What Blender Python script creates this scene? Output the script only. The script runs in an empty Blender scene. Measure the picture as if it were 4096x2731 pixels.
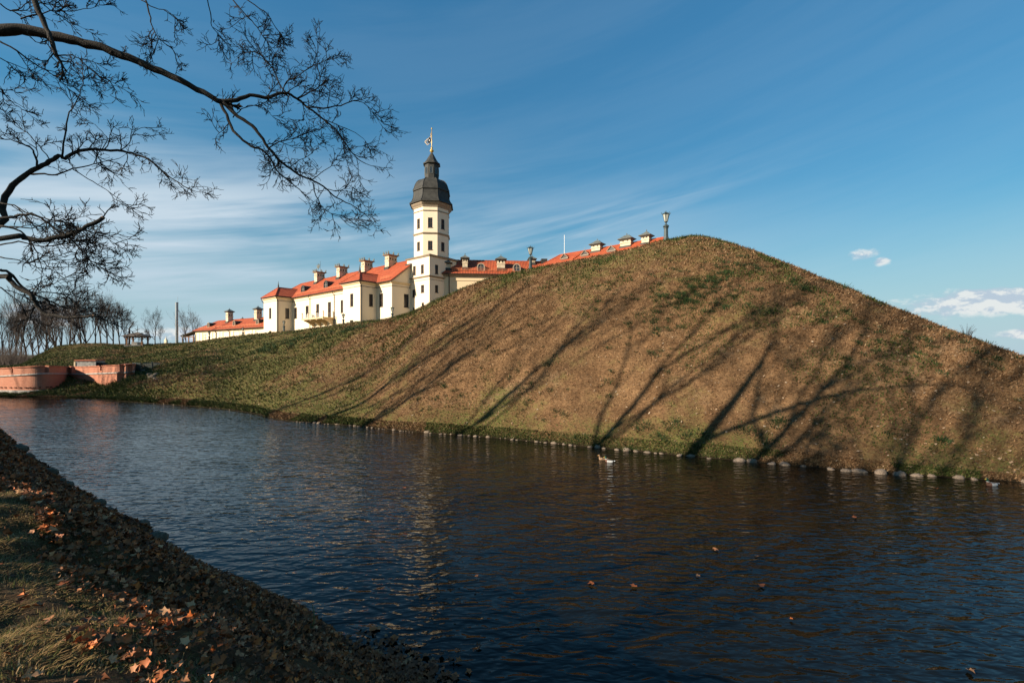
import bpy, math, random
import numpy as np
from mathutils import Vector, Matrix

random.seed(7)
rng = np.random.default_rng(11)
scene = bpy.context.scene
col = scene.collection
R_ = math.radians

# ------------------------------------------------------------------ camera
CX, HY, FPX, EYE = 512.0, 354.0, 455.1, 5.2      # principal column, horizon row, focal length in px, eye height over water
cam_data = bpy.data.cameras.new("camera")
cam = bpy.data.objects.new("camera", cam_data)
col.objects.link(cam)
cam.location = (0, 0, EYE)
cam.rotation_euler = (R_(90), 0, 0)
cam_data.sensor_width = 36
cam_data.lens = 16
cam_data.shift_y = (HY - 341.0) / 1024.0
cam_data.clip_start = 0.1
cam_data.clip_end = 9000
scene.camera = cam

# ------------------------------------------------------------------ sun and sky
SUN_EL = R_(24)
SUN_H = Vector((-0.845, -0.535)).normalized()      # horizontal direction towards the sun
to_sun = Vector((SUN_H.x * math.cos(SUN_EL), SUN_H.y * math.cos(SUN_EL), math.sin(SUN_EL)))
sun_data = bpy.data.lights.new("sun", 'SUN')
sun_data.energy = 5.0
sun_data.angle = R_(0.53)
sun_data.color = (1.0, 0.88, 0.72)
sun = bpy.data.objects.new("sun", sun_data)
col.objects.link(sun)
sun.rotation_euler = (-to_sun).to_track_quat('-Z', 'Y').to_euler()
sun.location = to_sun * 200

world = bpy.data.worlds.new("World")
scene.world = world
world.use_nodes = True
wt = world.node_tree
wt.nodes.clear()


class NT:
    """tiny helper around a node tree"""
    def __init__(self, nt):
        self.nt = nt

    def n(self, kind, **kw):
        nd = self.nt.nodes.new(kind)
        for k, v in kw.items():
            setattr(nd, k, v)
        return nd

    def put(self, sock, val):
        if isinstance(val, bpy.types.NodeSocket):
            self.nt.links.new(val, sock)
        elif isinstance(val, (tuple, list)) and len(val) == 3 and sock.type == 'RGBA':
            sock.default_value = (*val, 1)
        else:
            sock.default_value = val

    def m(self, op, a, b=None, c=None, clamp=False):
        nd = self.n('ShaderNodeMath', operation=op, use_clamp=clamp)
        for i, v in enumerate((a, b, c)):
            if v is not None:
                self.put(nd.inputs[i], v)
        return nd.outputs[0]

    def noise(self, vec, scale, detail=4, rough=0.55, dist=0.0):
        nd = self.n('ShaderNodeTexNoise')
        if vec is not None:
            self.put(nd.inputs['Vector'], vec)
        nd.inputs['Scale'].default_value = scale
        nd.inputs['Detail'].default_value = detail
        nd.inputs['Roughness'].default_value = rough
        nd.inputs['Distortion'].default_value = dist
        return nd.outputs['Fac']

    def ramp(self, fac, lo, hi, a=0.0, b=1.0):
        nd = self.n('ShaderNodeMapRange', interpolation_type='SMOOTHSTEP')
        self.put(nd.inputs[0], fac)
        for i, v in zip((1, 2, 3, 4), (lo, hi, a, b)):
            self.put(nd.inputs[i], v)
        return nd.outputs[0]

    def mix(self, fac, a, b, blend='MIX'):
        nd = self.n('ShaderNodeMix', data_type='RGBA', blend_type=blend)
        self.put(nd.inputs[0], fac)
        self.put(nd.inputs[6], a)
        self.put(nd.inputs[7], b)
        return nd.outputs[2]

    def xyz(self, x, y, z):
        nd = self.n('ShaderNodeCombineXYZ')
        for i, v in enumerate((x, y, z)):
            self.put(nd.inputs[i], v)
        return nd.outputs[0]

    def sep(self, v):
        nd = self.n('ShaderNodeSeparateXYZ')
        self.put(nd.inputs[0], v)
        return nd.outputs

    def mapping(self, v, scale=(1, 1, 1), rot=(0, 0, 0), loc=(0, 0, 0)):
        nd = self.n('ShaderNodeMapping')
        self.put(nd.inputs[0], v)
        nd.inputs['Scale'].default_value = scale
        nd.inputs['Rotation'].default_value = rot
        nd.inputs['Location'].default_value = loc
        return nd.outputs[0]


w = NT(wt)
sky = w.n('ShaderNodeTexSky', sky_type='NISHITA')
sky.sun_disc = False
sky.sun_elevation = SUN_EL
sky.sun_rotation = math.atan2(SUN_H.x, SUN_H.y)
sky.altitude = 100
sky.air_density = 1.1
sky.dust_density = 0.25
sky.ozone_density = 2.6
tc = w.n('ShaderNodeTexCoord')
dx, dy, dz = w.sep(tc.outputs['Generated'])
az = w.m('ARCTAN2', dx, dy)
el = w.m('ARCSINE', dz)
# high cirrus: long tilted veils
tilt = w.m('SUBTRACT', el, w.m('MULTIPLY', az, 0.17))
cv = w.xyz(w.m('MULTIPLY', az, 1.1), w.m('MULTIPLY', tilt, 8.5), 3.1)
c1 = w.noise(cv, 1.25, 5, 0.5, 0.5)
cv2 = w.xyz(w.m('MULTIPLY', az, 2.2), w.m('MULTIPLY', tilt, 30.0), 8.3)
c2 = w.noise(cv2, 1.3, 5, 0.6, 0.6)
cirrus = w.ramp(w.m('ADD', w.m('MULTIPLY', c1, 0.8), w.m('MULTIPLY', c2, 0.22)), 0.36, 0.66)
ga = w.m('DIVIDE', w.m('ADD', az, 0.50), 0.62)
ge = w.m('DIVIDE', w.m('SUBTRACT', el, 0.20), 0.13)
veil = w.m('EXPONENT', w.m('MULTIPLY', w.m('ADD', w.m('MULTIPLY', ga, ga), w.m('MULTIPLY', ge, ge)), -1.0))
gb = w.m('DIVIDE', w.m('SUBTRACT', w.m('SUBTRACT', el, w.m('MULTIPLY', az, 0.20)), 0.235), 0.032)
gb2 = w.m('DIVIDE', w.m('SUBTRACT', az, 0.02), 0.35)
streak = w.m('EXPONENT', w.m('MULTIPLY', w.m('ADD', w.m('MULTIPLY', gb, gb), w.m('MULTIPLY', gb2, gb2)), -1.0))
cirrus = w.m('MULTIPLY', cirrus, w.ramp(el, 0.0, 0.08))
cir_amt = w.m('MULTIPLY', cirrus, w.m('ADD', w.m('MULTIPLY', veil, 1.35), w.m('ADD', w.m('MULTIPLY', streak, 0.55), 0.05)), clamp=True)
# low cumulus
cn = w.noise(w.xyz(w.m('MULTIPLY', az, 1.0), w.m('MULTIPLY', el, 1.7), 1.7), 15.0, 8, 0.66, 0.1)
cns = w.noise(w.xyz(az, w.m('MULTIPLY', w.m('SUBTRACT', el, 0.010), 1.7), 1.7), 15.0, 8, 0.66, 0.1)


def blob(a0, e0, wa, we):
    p = w.m('DIVIDE', w.m('SUBTRACT', az, a0), wa)
    q = w.m('DIVIDE', w.m('SUBTRACT', el, e0), we)
    return w.m('SUBTRACT', 1.0, w.m('ADD', w.m('MULTIPLY', p, p), w.m('MULTIPLY', q, q)))


f = blob(0.90, 0.080, 0.235, 0.028)
for b in (w.m('SUBTRACT', blob(0.656, 0.172, 0.032, 0.013), 0.55), w.m('SUBTRACT', blob(0.682, 0.157, 0.017, 0.010), 0.55), blob(0.85, 0.030, 0.05, 0.009), blob(-0.80, 0.060, 0.05, 0.018), blob(-0.62, 0.035, 0.10, 0.014)):
    f = w.m('MAXIMUM', f, b)
band = w.m('SUBTRACT', 0.05, w.m('ABSOLUTE', w.m('DIVIDE', w.m('SUBTRACT', el, 0.035), 0.03)))
f = w.m('MAXIMUM', f, band)
cum = w.ramp(w.m('ADD', w.m('MINIMUM', w.m('MAXIMUM', f, -1.2), 0.75), w.m('MULTIPLY', w.m('SUBTRACT', cn, 0.5), 3.0)), 0.0, 0.75)
shade = w.ramp(w.m('SUBTRACT', cn, cns), -0.05, 0.05)
cumcol = w.mix(shade, (2.7, 3.1, 3.7), (4.6, 4.6, 4.5))
hs = w.n('ShaderNodeHueSaturation')
hs.inputs['Saturation'].default_value = 1.22
w.put(hs.inputs['Color'], sky.outputs[0])
bwn = w.n('ShaderNodeRGBToBW')
w.put(bwn.inputs[0], hs.outputs[0])
gain = w.m('POWER', w.m('MAXIMUM', bwn.outputs[0], 0.05), -0.36)
sc_ = w.n('ShaderNodeVectorMath', operation='SCALE')
w.put(sc_.inputs[0], hs.outputs[0])
w.put(sc_.inputs[3], gain)
toned = w.mix(1.0, sc_.outputs[0], (0.62, 0.93, 0.86), 'MULTIPLY')
haze_amt = w.m('MULTIPLY', w.ramp(el, 0.30, -0.02), 0.9)
toned = w.mix(haze_amt, toned, (2.35, 3.15, 3.8))
skyc = w.mix(cir_amt, toned, (3.0, 3.65, 4.2))
skyc = w.mix(w.m('MULTIPLY', cum, 0.8), skyc, cumcol)
bg = w.n('ShaderNodeBackground')
bg.inputs['Strength'].default_value = 0.088
w.put(bg.inputs['Color'], skyc)
wo = w.n('ShaderNodeOutputWorld')
wt.links.new(bg.outputs[0], wo.inputs[0])

scene.view_settings.view_transform = 'Standard'
scene.view_settings.look = 'None'
scene.view_settings.gamma = 1.0
scene.view_settings.use_curve_mapping = False
scene.view_settings.exposure = 1.1
scene.cycles.use_denoising = True
try:
    scene.cycles.denoiser = 'OPENIMAGEDENOISE'
except Exception:
    pass
scene.cycles.max_bounces = 6
scene.cycles.diffuse_bounces = 3
scene.cycles.glossy_bounces = 3
scene.cycles.transparent_max_bounces = 6
scene.cycles.sample_clamp_indirect = 6


# ------------------------------------------------------------------ helpers
def P(px, py, d):
    """point seen at pixel (px,py) of the 1024 wide picture, at depth d"""
    return Vector(((px - CX) / FPX * d, d, EYE + (HY - py) / FPX * d))


def shore_d(py):
    return FPX * EYE / (py - HY)


def tag(o, label=None, cat=None, group=None, kind=None):
    if label: o['label'] = label
    if cat: o['category'] = cat
    if group: o['group'] = group
    if kind: o['kind'] = kind
    return o


def empty(name, loc, rz=0.0, parent=None):
    o = bpy.data.objects.new(name, None)
    o.empty_display_size = 0.3
    col.objects.link(o)
    o.location = loc
    o.rotation_euler = (0, 0, rz)
    if parent: o.parent = parent
    return o


def link(name, me, parent=None, loc=(0, 0, 0), rz=0.0):
    o = bpy.data.objects.new(name, me)
    col.objects.link(o)
    o.location = loc
    if rz: o.rotation_euler = (0, 0, rz)
    if parent: o.parent = parent
    return o


def copy_tree(o, parent=None):
    c = o.copy()
    col.objects.link(c)
    c.parent = parent
    for ch in o.children:
        copy_tree(ch, c)
    return c


def mesh_np(name, verts, faces, mat=None, colors=None, smooth=False):
    """verts (N,3), faces (M,k) with constant k"""
    me = bpy.data.meshes.new(name)
    verts = np.ascontiguousarray(verts, dtype=np.float32)
    faces = np.ascontiguousarray(faces, dtype=np.int32)
    k = faces.shape[1]
    me.vertices.add(len(verts))
    me.vertices.foreach_set('co', verts.ravel())
    me.loops.add(faces.size)
    me.loops.foreach_set('vertex_index', faces.ravel())
    me.polygons.add(len(faces))
    me.polygons.foreach_set('loop_start', np.arange(0, faces.size, k, dtype=np.int32))
    me.update(calc_edges=True)
    if smooth:
        me.polygons.foreach_set('use_smooth', np.ones(len(faces), dtype=bool))
    if colors is not None:
        at = me.color_attributes.new('tint', 'FLOAT_COLOR', 'POINT')
        cc = np.ones((len(verts), 4), dtype=np.float32)
        cc[:, :3] = colors
        at.data.foreach_set('color', cc.ravel())
    if mat: me.materials.append(mat)
    return me


class MB:
    def __init__(self):
        self.v = []
        self.f = []
        self.uv = None

    def add(self, vs, fs):
        b = len(self.v)
        self.v.extend([tuple(p) for p in vs])
        self.f.extend([tuple(i + b for i in q) for q in fs])
        return self

    def quad(self, *p):
        return self.add(p, [tuple(range(len(p)))])

    def box(self, x0, x1, y0, y1, z0, z1):
        vs = [(x, y, z) for z in (z0, z1) for y in (y0, y1) for x in (x0, x1)]
        return self.add(vs, [(0, 2, 3, 1), (4, 5, 7, 6), (0, 1, 5, 4), (1, 3, 7, 5), (3, 2, 6, 7), (2, 0, 4, 6)])

    def slab(self, top, thick):
        """polygon extruded straight down"""
        n = len(top)
        vs = list(top) + [(p[0], p[1], p[2] - thick) for p in top]
        fs = [tuple(range(n)), tuple(range(2 * n - 1, n - 1, -1))]
        for i in range(n):
            j = (i + 1) % n
            fs.append((i, i + n, j + n, j))
        return self.add(vs, fs)

    def lathe(self, prof, n=12, c=(0, 0), rot=0.0, cap=True, axis=None):
        """prof: (radius, z) bottom to top"""
        vs, fs = [], []
        for r, z in prof:
            for i in range(n):
                a = rot + 2 * math.pi * i / n
                vs.append((c[0] + r * math.cos(a), c[1] + r * math.sin(a), z))
        for k in range(len(prof) - 1):
            for i in range(n):
                j = (i + 1) % n
                fs.append((k * n + i, k * n + j, (k + 1) * n + j, (k + 1) * n + i))
        if cap:
            fs.append(tuple(range(n - 1, -1, -1)))
            fs.append(tuple((len(prof) - 1) * n + i for i in range(n)))
        return self.add(vs, fs)

    def tube(self, pts, rad, n=4, cap=True):
        pts = [Vector(p) for p in pts]
        if not hasattr(rad, '__len__'):
            rad = [rad] * len(pts)
        vs, fs = [], []
        e1 = None
        for i, p in enumerate(pts):
            t = pts[min(len(pts) - 1, i + 1)] - pts[max(0, i - 1)]
            if t.length < 1e-9: t = Vector((0, 0, 1))
            t.normalize()
            if e1 is None:
                e1 = t.cross(Vector((0, 0, 1)) if abs(t.z) < 0.9 else Vector((1, 0, 0)))
            else:
                e1 = e1 - t * e1.dot(t)
            if e1.length < 1e-6: e1 = t.orthogonal()
            e1 = e1.normalized()
            e2 = t.cross(e1)
            for k in range(n):
                an = 2 * math.pi * k / n
                vs.append(p + (e1 * math.cos(an) + e2 * math.sin(an)) * rad[i])
        m = len(pts)
        for i in range(m - 1):
            for k in range(n):
                j = (k + 1) % n
                fs.append((i * n + k, i * n + j, (i + 1) * n + j, (i + 1) * n + k))
        if cap:
            fs.append(tuple(range(n - 1, -1, -1)))
            fs.append(tuple((m - 1) * n + k for k in range(n)))
        return self.add(vs, fs)

    def wall(self, p0, p1, z0, z1, holes=(), depth=0.25):
        """vertical wall from p0 to p1 (outside on the right hand), rectangular openings (u0,u1,z0,z1) with reveals"""
        p0 = Vector((p0[0], p0[1])); p1 = Vector((p1[0], p1[1]))
        L = (p1 - p0).length
        d = (p1 - p0) / L
        inn = Vector((-d.y, d.x)) * depth

        def pt(u, z, k=0):
            q = p0 + d * u + inn * k
            return (q.x, q.y, z)
        us = sorted({0.0, L, *[h[0] for h in holes], *[h[1] for h in holes]})
        zs = sorted({z0, z1, *[h[2] for h in holes], *[h[3] for h in holes]})
        for a, b in zip(us, us[1:]):
            for c, e in zip(zs, zs[1:]):
                mu, mz = (a + b) / 2, (c + e) / 2
                if any(h[0] < mu < h[1] and h[2] < mz < h[3] for h in holes):
                    continue
                self.quad(pt(a, c), pt(b, c), pt(b, e), pt(a, e))
        for u0, u1, a, b in holes:
            self.quad(pt(u0, a), pt(u0, a, 1), pt(u1, a, 1), pt(u1, a))
            self.quad(pt(u0, b), pt(u1, b), pt(u1, b, 1), pt(u0, b, 1))
            self.quad(pt(u0, a), pt(u0, b), pt(u0, b, 1), pt(u0, a, 1))
            self.quad(pt(u1, a), pt(u1, a, 1), pt(u1, b, 1), pt(u1, b))
        return self

    def mesh(self, name, mat=None, smooth=False):
        me = bpy.data.meshes.new(name)
        me.from_pydata(self.v, [], self.f)
        me.update()
        if smooth:
            me.polygons.foreach_set('use_smooth', np.ones(len(me.polygons), dtype=bool))
        if mat: me.materials.append(mat)
        return me

    def build(self, name, mat=None, parent=None, loc=(0, 0, 0), rz=0.0, smooth=False):
        return link(name, self.mesh(name, mat, smooth), parent, loc, rz)


# ------------------------------------------------------------------ materials
def new_mat(name):
    m = bpy.data.materials.new(name)
    m.use_nodes = True
    nt = m.node_tree
    b = nt.nodes['Principled BSDF']
    return m, NT(nt), b


def plain(name, c, rough=0.7, vary=0.18, scale=3.0, bump=0.0, metal=0.0, spec=0.3):
    m, t, b = new_mat(name)
    g = t.n('ShaderNodeTexCoord').outputs['Object']
    n1 = t.noise(g, scale, 5, 0.6)
    cc = t.mix(t.ramp(n1, 0.25, 0.75), tuple(x * (1 - vary) for x in c), tuple(min(1, x * (1 + vary)) for x in c))
    t.put(b.inputs['Base Color'], cc)
    b.inputs['Roughness'].default_value = rough
    b.inputs['Metallic'].default_value = metal
    b.inputs['Specular IOR Level'].default_value = spec
    if bump:
        bp = t.n('ShaderNodeBump')
        bp.inputs['Strength'].default_value = 0.6
        bp.inputs['Distance'].default_value = bump
        t.put(bp.inputs['Height'], t.noise(g, scale * 6, 4))
        t.put(b.inputs['Normal'], bp.outputs[0])
    return m


def tinted(name, rough=0.8, spec=0.2, trans=0.0):
    m, t, b = new_mat(name)
    at = t.n('ShaderNodeAttribute', attribute_name='tint')
    t.put(b.inputs['Base Color'], at.outputs['Color'])
    b.inputs['Roughness'].default_value = rough
    b.inputs['Specular IOR Level'].default_value = spec
    if trans:
        b.inputs['Transmission Weight'].default_value = 0
    return m


def plaster(name, c, dirty=(0.62, 0.53, 0.40)):
    m, t, b = new_mat(name)
    g = t.n('ShaderNodeTexCoord').outputs['Object']
    st = t.noise(t.mapping(g, (1.2, 1.2, 0.16)), 1.0, 5, 0.65)
    fn = t.noise(g, 6, 5, 0.6)
    cc = t.mix(t.ramp(st, 0.52, 0.80, 0, 0.35), c, dirty)
    cc = t.mix(t.ramp(fn, 0.3, 0.7, 0, 0.08), cc, tuple(x * 0.7 for x in c))
    t.put(b.inputs['Base Color'], cc)
    b.inputs['Roughness'].default_value = 0.9
    b.inputs['Specular IOR Level'].default_value = 0.15
    bp = t.n('ShaderNodeBump')
    bp.inputs['Strength'].default_value = 0.25
    bp.inputs['Distance'].default_value = 0.02
    t.put(bp.inputs['Height'], t.noise(g, 14, 4))
    t.put(b.inputs['Normal'], bp.outputs[0])
    return m


def tiles(name, c0, c1, axis=0):
    m, t, b = new_mat(name)
    g = t.n('ShaderNodeTexCoord').outputs['Object']
    s = t.sep(g)
    col_ = t.m('SINE', t.m('MULTIPLY', s[axis], 2 * math.pi / 0.36))
    rows = t.m('FRACT', t.m('DIVIDE', s[2], 0.24))
    n1 = t.noise(g, 0.55, 5, 0.6)
    n2 = t.noise(g, 5.0, 3, 0.6)
    vo = t.n('ShaderNodeTexVoronoi')
    t.put(vo.inputs['Vector'], t.mapping(g, (2.8, 2.8, 4.2)))
    vo.inputs['Scale'].default_value = 1.0
    cc = t.mix(t.ramp(n1, 0.3, 0.7), c0, c1)
    cc = t.mix(t.m('MULTIPLY', t.sep(vo.outputs['Color'])[0], 0.34), cc, tuple(x * 0.5 for x in c0))
    cc = t.mix(t.ramp(n2, 0.55, 0.8, 0, 0.30), cc, (0.16, 0.09, 0.06))
    t.put(b.inputs['Base Color'], cc)
    b.inputs['Roughness'].default_value = 0.75
    b.inputs['Specular IOR Level'].default_value = 0.25
    bp = t.n('ShaderNodeBump')
    bp.inputs['Strength'].default_value = 0.9
    bp.inputs['Distance'].default_value = 0.06
    t.put(bp.inputs['Height'], t.m('ADD', t.m('MULTIPLY', col_, 0.5), t.m('MULTIPLY', rows, -0.8)))
    t.put(b.inputs['Normal'], bp.outputs[0])
    return m


M = {}
M['plaster'] = plaster('cream_plaster', (0.66, 0.50, 0.31), (0.45, 0.34, 0.21))
M['plaster_white'] = plaster('pale_cream_plaster', (0.74, 0.605, 0.43), (0.55, 0.43, 0.28))
M['moulding'] = plain('stone_moulding', (0.29, 0.225, 0.155), 0.85)
M['tile'] = tiles('clay_tiles', (0.31, 0.060, 0.022), (0.40, 0.090, 0.033), 0)
M['tile_side'] = tiles('clay_tiles_side', (0.295, 0.058, 0.022), (0.38, 0.088, 0.032), 1)
M['slate'] = plain('dark_sheet_metal', (0.036, 0.034, 0.028), 0.6, 0.35, 1.2, 0.01, 0.0, 0.25)
M['gutter'] = plain('dark_gutter_metal', (0.030, 0.025, 0.020), 0.5)
M['wood_frame'] = plain('dark_window_wood', (0.050, 0.030, 0.020), 0.6)
M['glass'] = plain('window_glass', (0.030, 0.035, 0.038), 0.08, 0.4, 0.6, 0.0, 0.0, 0.6)
M['chimney'] = plain('chimney_render', (0.52, 0.42, 0.28), 0.9, 0.25, 1.5)
M['copper'] = plain('dark_cap_metal', (0.10, 0.105, 0.09), 0.6, 0.3, 2)
M['gold'] = plain('gilded_metal', (0.50, 0.32, 0.08), 0.35, 0.1, 3, 0, 0.35)
M['iron'] = plain('painted_iron', (0.045, 0.058, 0.055), 0.5, 0.25, 6)
M['iron_green'] = plain('green_grey_iron', (0.040, 0.056, 0.056), 0.5, 0.25, 6)
M['lampglass'] = plain('frosted_lamp_glass', (0.34, 0.34, 0.29), 0.35, 0.1, 4)
M['steel'] = plain('galvanised_steel', (0.26, 0.28, 0.29), 0.4, 0.12, 2, 0, 0.4)
M['orange_rail'] = plain('orange_painted_rail', (0.52, 0.17, 0.07), 0.6)
M['wood'] = plain('brown_timber', (0.20, 0.095, 0.045), 0.75, 0.3, 5)
M['shingle'] = plain('weathered_shingles', (0.10, 0.078, 0.06), 0.9, 0.4, 6, 0.03)
M['stone'] = plain('grey_boulder', (0.175, 0.130, 0.092), 0.85, 0.4, 4, 0.03)
M['stone_dark'] = plain('wet_mossy_boulder', (0.13, 0.105, 0.07), 0.8, 0.5, 5, 0.03)
M['stone_wall'] = plain('grey_field_stone', (0.32, 0.29, 0.25), 0.9, 0.4, 5, 0.05)
M['black'] = plain('dark_opening', (0.012, 0.010, 0.008), 0.9, 0.1)
M['bark'] = plain('wet_dark_bark', (0.022, 0.017, 0.012), 0.9, 0.55, 7, 0.02)
M['bark_far'] = plain('grey_brown_bark', (0.050, 0.038, 0.030), 0.9, 0.4, 3)
M['twig'] = plain('twig_bark', (0.020, 0.015, 0.011), 0.9, 0.3, 5)
M['twig_far'] = plain('brown_twigs', (0.060, 0.043, 0.034), 0.9, 0.3, 0.6)
M['cut_wood'] = plain('sawn_branch_end', (0.20, 0.12, 0.07), 0.9, 0.2, 20)
M['tint'] = tinted('dry_plants')
M['leaf'] = tinted('dry_leaves', 0.65, 0.3)
M['white_metal'] = plain('white_paint', (0.75, 0.73, 0.68), 0.5)


def brick_mat():
    m, t, b = new_mat('red_brickwork')
    g = t.n('ShaderNodeTexCoord').outputs['Object']
    uv = t.n('ShaderNodeUVMap', uv_map='along').outputs[0]
    br = t.n('ShaderNodeTexBrick')
    t.put(br.inputs['Vector'], uv)
    br.inputs['Scale'].default_value = 1.0
    br.inputs['Brick Width'].default_value = 0.30
    br.inputs['Row Height'].default_value = 0.10
    br.inputs['Mortar Size'].default_value = 0.012
    br.inputs['Color1'].default_value = (0.29, 0.072, 0.032, 1)
    br.inputs['Color2'].default_value = (0.37, 0.105, 0.048, 1)
    br.inputs['Mortar'].default_value = (0.46, 0.27, 0.17, 1)
    n1 = t.noise(g, 0.5, 5, 0.6)
    n2 = t.noise(t.mapping(g, (1, 1, 0.3)), 1.2, 5, 0.6)
    cc = t.mix(t.ramp(n1, 0.35, 0.75, 0, 0.5), br.outputs['Color'], (0.36, 0.12, 0.062))
    cc = t.mix(t.ramp(n2, 0.56, 0.8, 0, 0.35), cc, (0.48, 0.29, 0.20))
    t.put(b.inputs['Base Color'], cc)
    b.inputs['Roughness'].default_value = 0.9
    bp = t.n('ShaderNodeBump')
    bp.inputs['Strength'].default_value = 0.5
    bp.inputs['Distance'].default_value = 0.02
    t.put(bp.inputs['Height'], t.m('SUBTRACT', 1.0, br.outputs['Fac']))
    t.put(b.inputs['Normal'], bp.outputs[0])
    return m


M['brick'] = brick_mat()
M['brick_plain'] = plain('red_brick_edge', (0.34, 0.115, 0.06), 0.9, 0.25, 3)


def hill_mat():
    m, t, b = new_mat('dry_grass_slope')
    g = t.n('ShaderNodeTexCoord').outputs['Object']
    s = t.sep(g)
    big = t.noise(g, 0.16, 5, 0.6)
    mid = t.noise(g, 0.9, 6, 0.65)
    fine = t.noise(t.mapping(g, (1, 1, 1.6)), 6.0, 6, 0.7)
    vfine = t.noise(g, 26.0, 4, 0.7)
    earth = t.mix(t.ramp(mid, 0.3, 0.7), (0.130, 0.070, 0.032), (0.245, 0.138, 0.065))
    earth = t.mix(t.ramp(fine, 0.35, 0.7), t.mix(1.0, earth, (0.46, 0.46, 0.46), 'MULTIPLY'), earth)
    earth = t.mix(t.ramp(vfine, 0.55, 0.75, 0, 0.8), earth, (0.35, 0.23, 0.125))
    earth = t.mix(t.ramp(vfine, 0.42, 0.25, 0, 0.7), earth, (0.036, 0.025, 0.013))
    left = t.ramp(s[0], -52.0, -4.0, 0.34, 0.0)
    low = t.m('ADD', t.ramp(s[2], 2.6, 0.2, 0.0, 0.12), t.ramp(s[2], 9.5, 16.0, 0.0, 0.14))
    gm = t.ramp(t.m('ADD', t.m('ADD', t.m('MULTIPLY', big, 0.55), t.m('MULTIPLY', mid, 0.45)), t.m('ADD', left, low)), 0.515, 0.68)
    gm = t.m('MULTIPLY', gm, t.ramp(fine, 0.36, 0.58))
    green = t.mix(t.ramp(vfine, 0.3, 0.7), (0.030, 0.048, 0.010), (0.092, 0.112, 0.026))
    soil = t.ramp(t.noise(t.mapping(g, (1, 1, 1), (0, 0, 0), (31, 7, 3)), 0.33, 5, 0.7), 0.56, 0.68)
    earth = t.mix(t.m('MULTIPLY', soil, 0.55), earth, (0.25, 0.155, 0.082))
    worn = t.ramp(t.noise(t.mapping(g, (1, 1, 1), (0, 0, 0), (3, 17, 9)), 0.55, 6, 0.7), 0.54, 0.70)
    earth = t.mix(t.m('MULTIPLY', worn, 0.5), earth, (0.085, 0.052, 0.024))
    cc = t.mix(t.m('MULTIPLY', gm, 0.85), earth, green)
    wet = t.ramp(t.m('ADD', s[2], t.m('MULTIPLY', mid, 0.3)), 0.42, 0.18)
    cc = t.mix(wet, cc, (0.022, 0.016, 0.009))
    t.put(b.inputs['Base Color'], cc)
    b.inputs['Roughness'].default_value = 0.95
    b.inputs['Specular IOR Level'].default_value = 0.08
    bp = t.n('ShaderNodeBump')
    bp.inputs['Strength'].default_value = 0.9
    bp.inputs['Distance'].default_value = 0.09
    t.put(bp.inputs['Height'], t.m('ADD', t.m('MULTIPLY', fine, 0.7), t.m('MULTIPLY', vfine, 0.4)))
    t.put(b.inputs['Normal'], bp.outputs[0])
    return m


def water_mat():
    m, t, b = new_mat('moat_water')
    g = t.n('ShaderNodeTexCoord').outputs['Object']
    b.inputs['Base Color'].default_value = (0.0042, 0.0040, 0.0024, 1)
    b.inputs['Roughness'].default_value = 0.045
    b.inputs['IOR'].default_value = 1.33
    b.inputs['Specular IOR Level'].default_value = 0.5
    wob = t.noise(t.mapping(g, (0.5, 1, 1), (0, 0, R_(20))), 0.16, 3, 0.5, 0.6)
    gx = t.mapping(g, (0.62, 1.5, 1), (0, 0, R_(-8)))
    n1 = t.noise(gx, 2.3, 1.5, 0.4, 0.7)
    n2 = t.noise(t.mapping(g, (0.75, 1.6, 1), (0, 0, R_(24)), (3, 5, 0)), 4.8, 1.5, 0.4, 0.5)
    n3 = t.noise(t.mapping(g, (0.8, 1.5, 1), (0, 0, R_(-30)), (7, 1, 0)), 6.0, 2, 0.5, 0.3)
    h = t.m('ADD', t.m('ADD', t.m('MULTIPLY', n1, 0.72), t.m('MULTIPLY', n2, 0.24)), t.m('MULTIPLY', n3, 0.022))
    h = t.m('MULTIPLY', h, t.ramp(wob, 0.30, 0.66, 0.50, 1.15))
    bp = t.n('ShaderNodeBump')
    bp.inputs['Strength'].default_value = 1.0
    bp.inputs['Distance'].default_value = 0.085
    t.put(bp.inputs['Height'], h)
    t.put(b.inputs['Normal'], bp.outputs[0])
    return m


def bank_mat():
    m, t, b = new_mat('leaf_strewn_soil')
    g = t.n('ShaderNodeTexCoord').outputs['Object']
    n1 = t.noise(g, 1.5, 6, 0.65)
    n2 = t.noise(g, 14.0, 5, 0.7)
    cc = t.mix(t.ramp(n1, 0.3, 0.7), (0.045, 0.024, 0.011), (0.09, 0.055, 0.024))
    cc = t.mix(t.ramp(n2, 0.45, 0.75, 0, 0.8), cc, (0.13, 0.09, 0.05))
    t.put(b.inputs['Base Color'], cc)
    b.inputs['Roughness'].default_value = 0.95
    b.inputs['Specular IOR Level'].default_value = 0.1
    bp = t.n('ShaderNodeBump')
    bp.inputs['Distance'].default_value = 0.05
    t.put(bp.inputs['Height'], n2)
    t.put(b.inputs['Normal'], bp.outputs[0])
    return m


M['hill'] = hill_mat()
M['water'] = water_mat()
M['bank'] = bank_mat()
M['field'] = plain('far_meadow', (0.075, 0.072, 0.032), 0.95, 0.3, 0.02)

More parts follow.
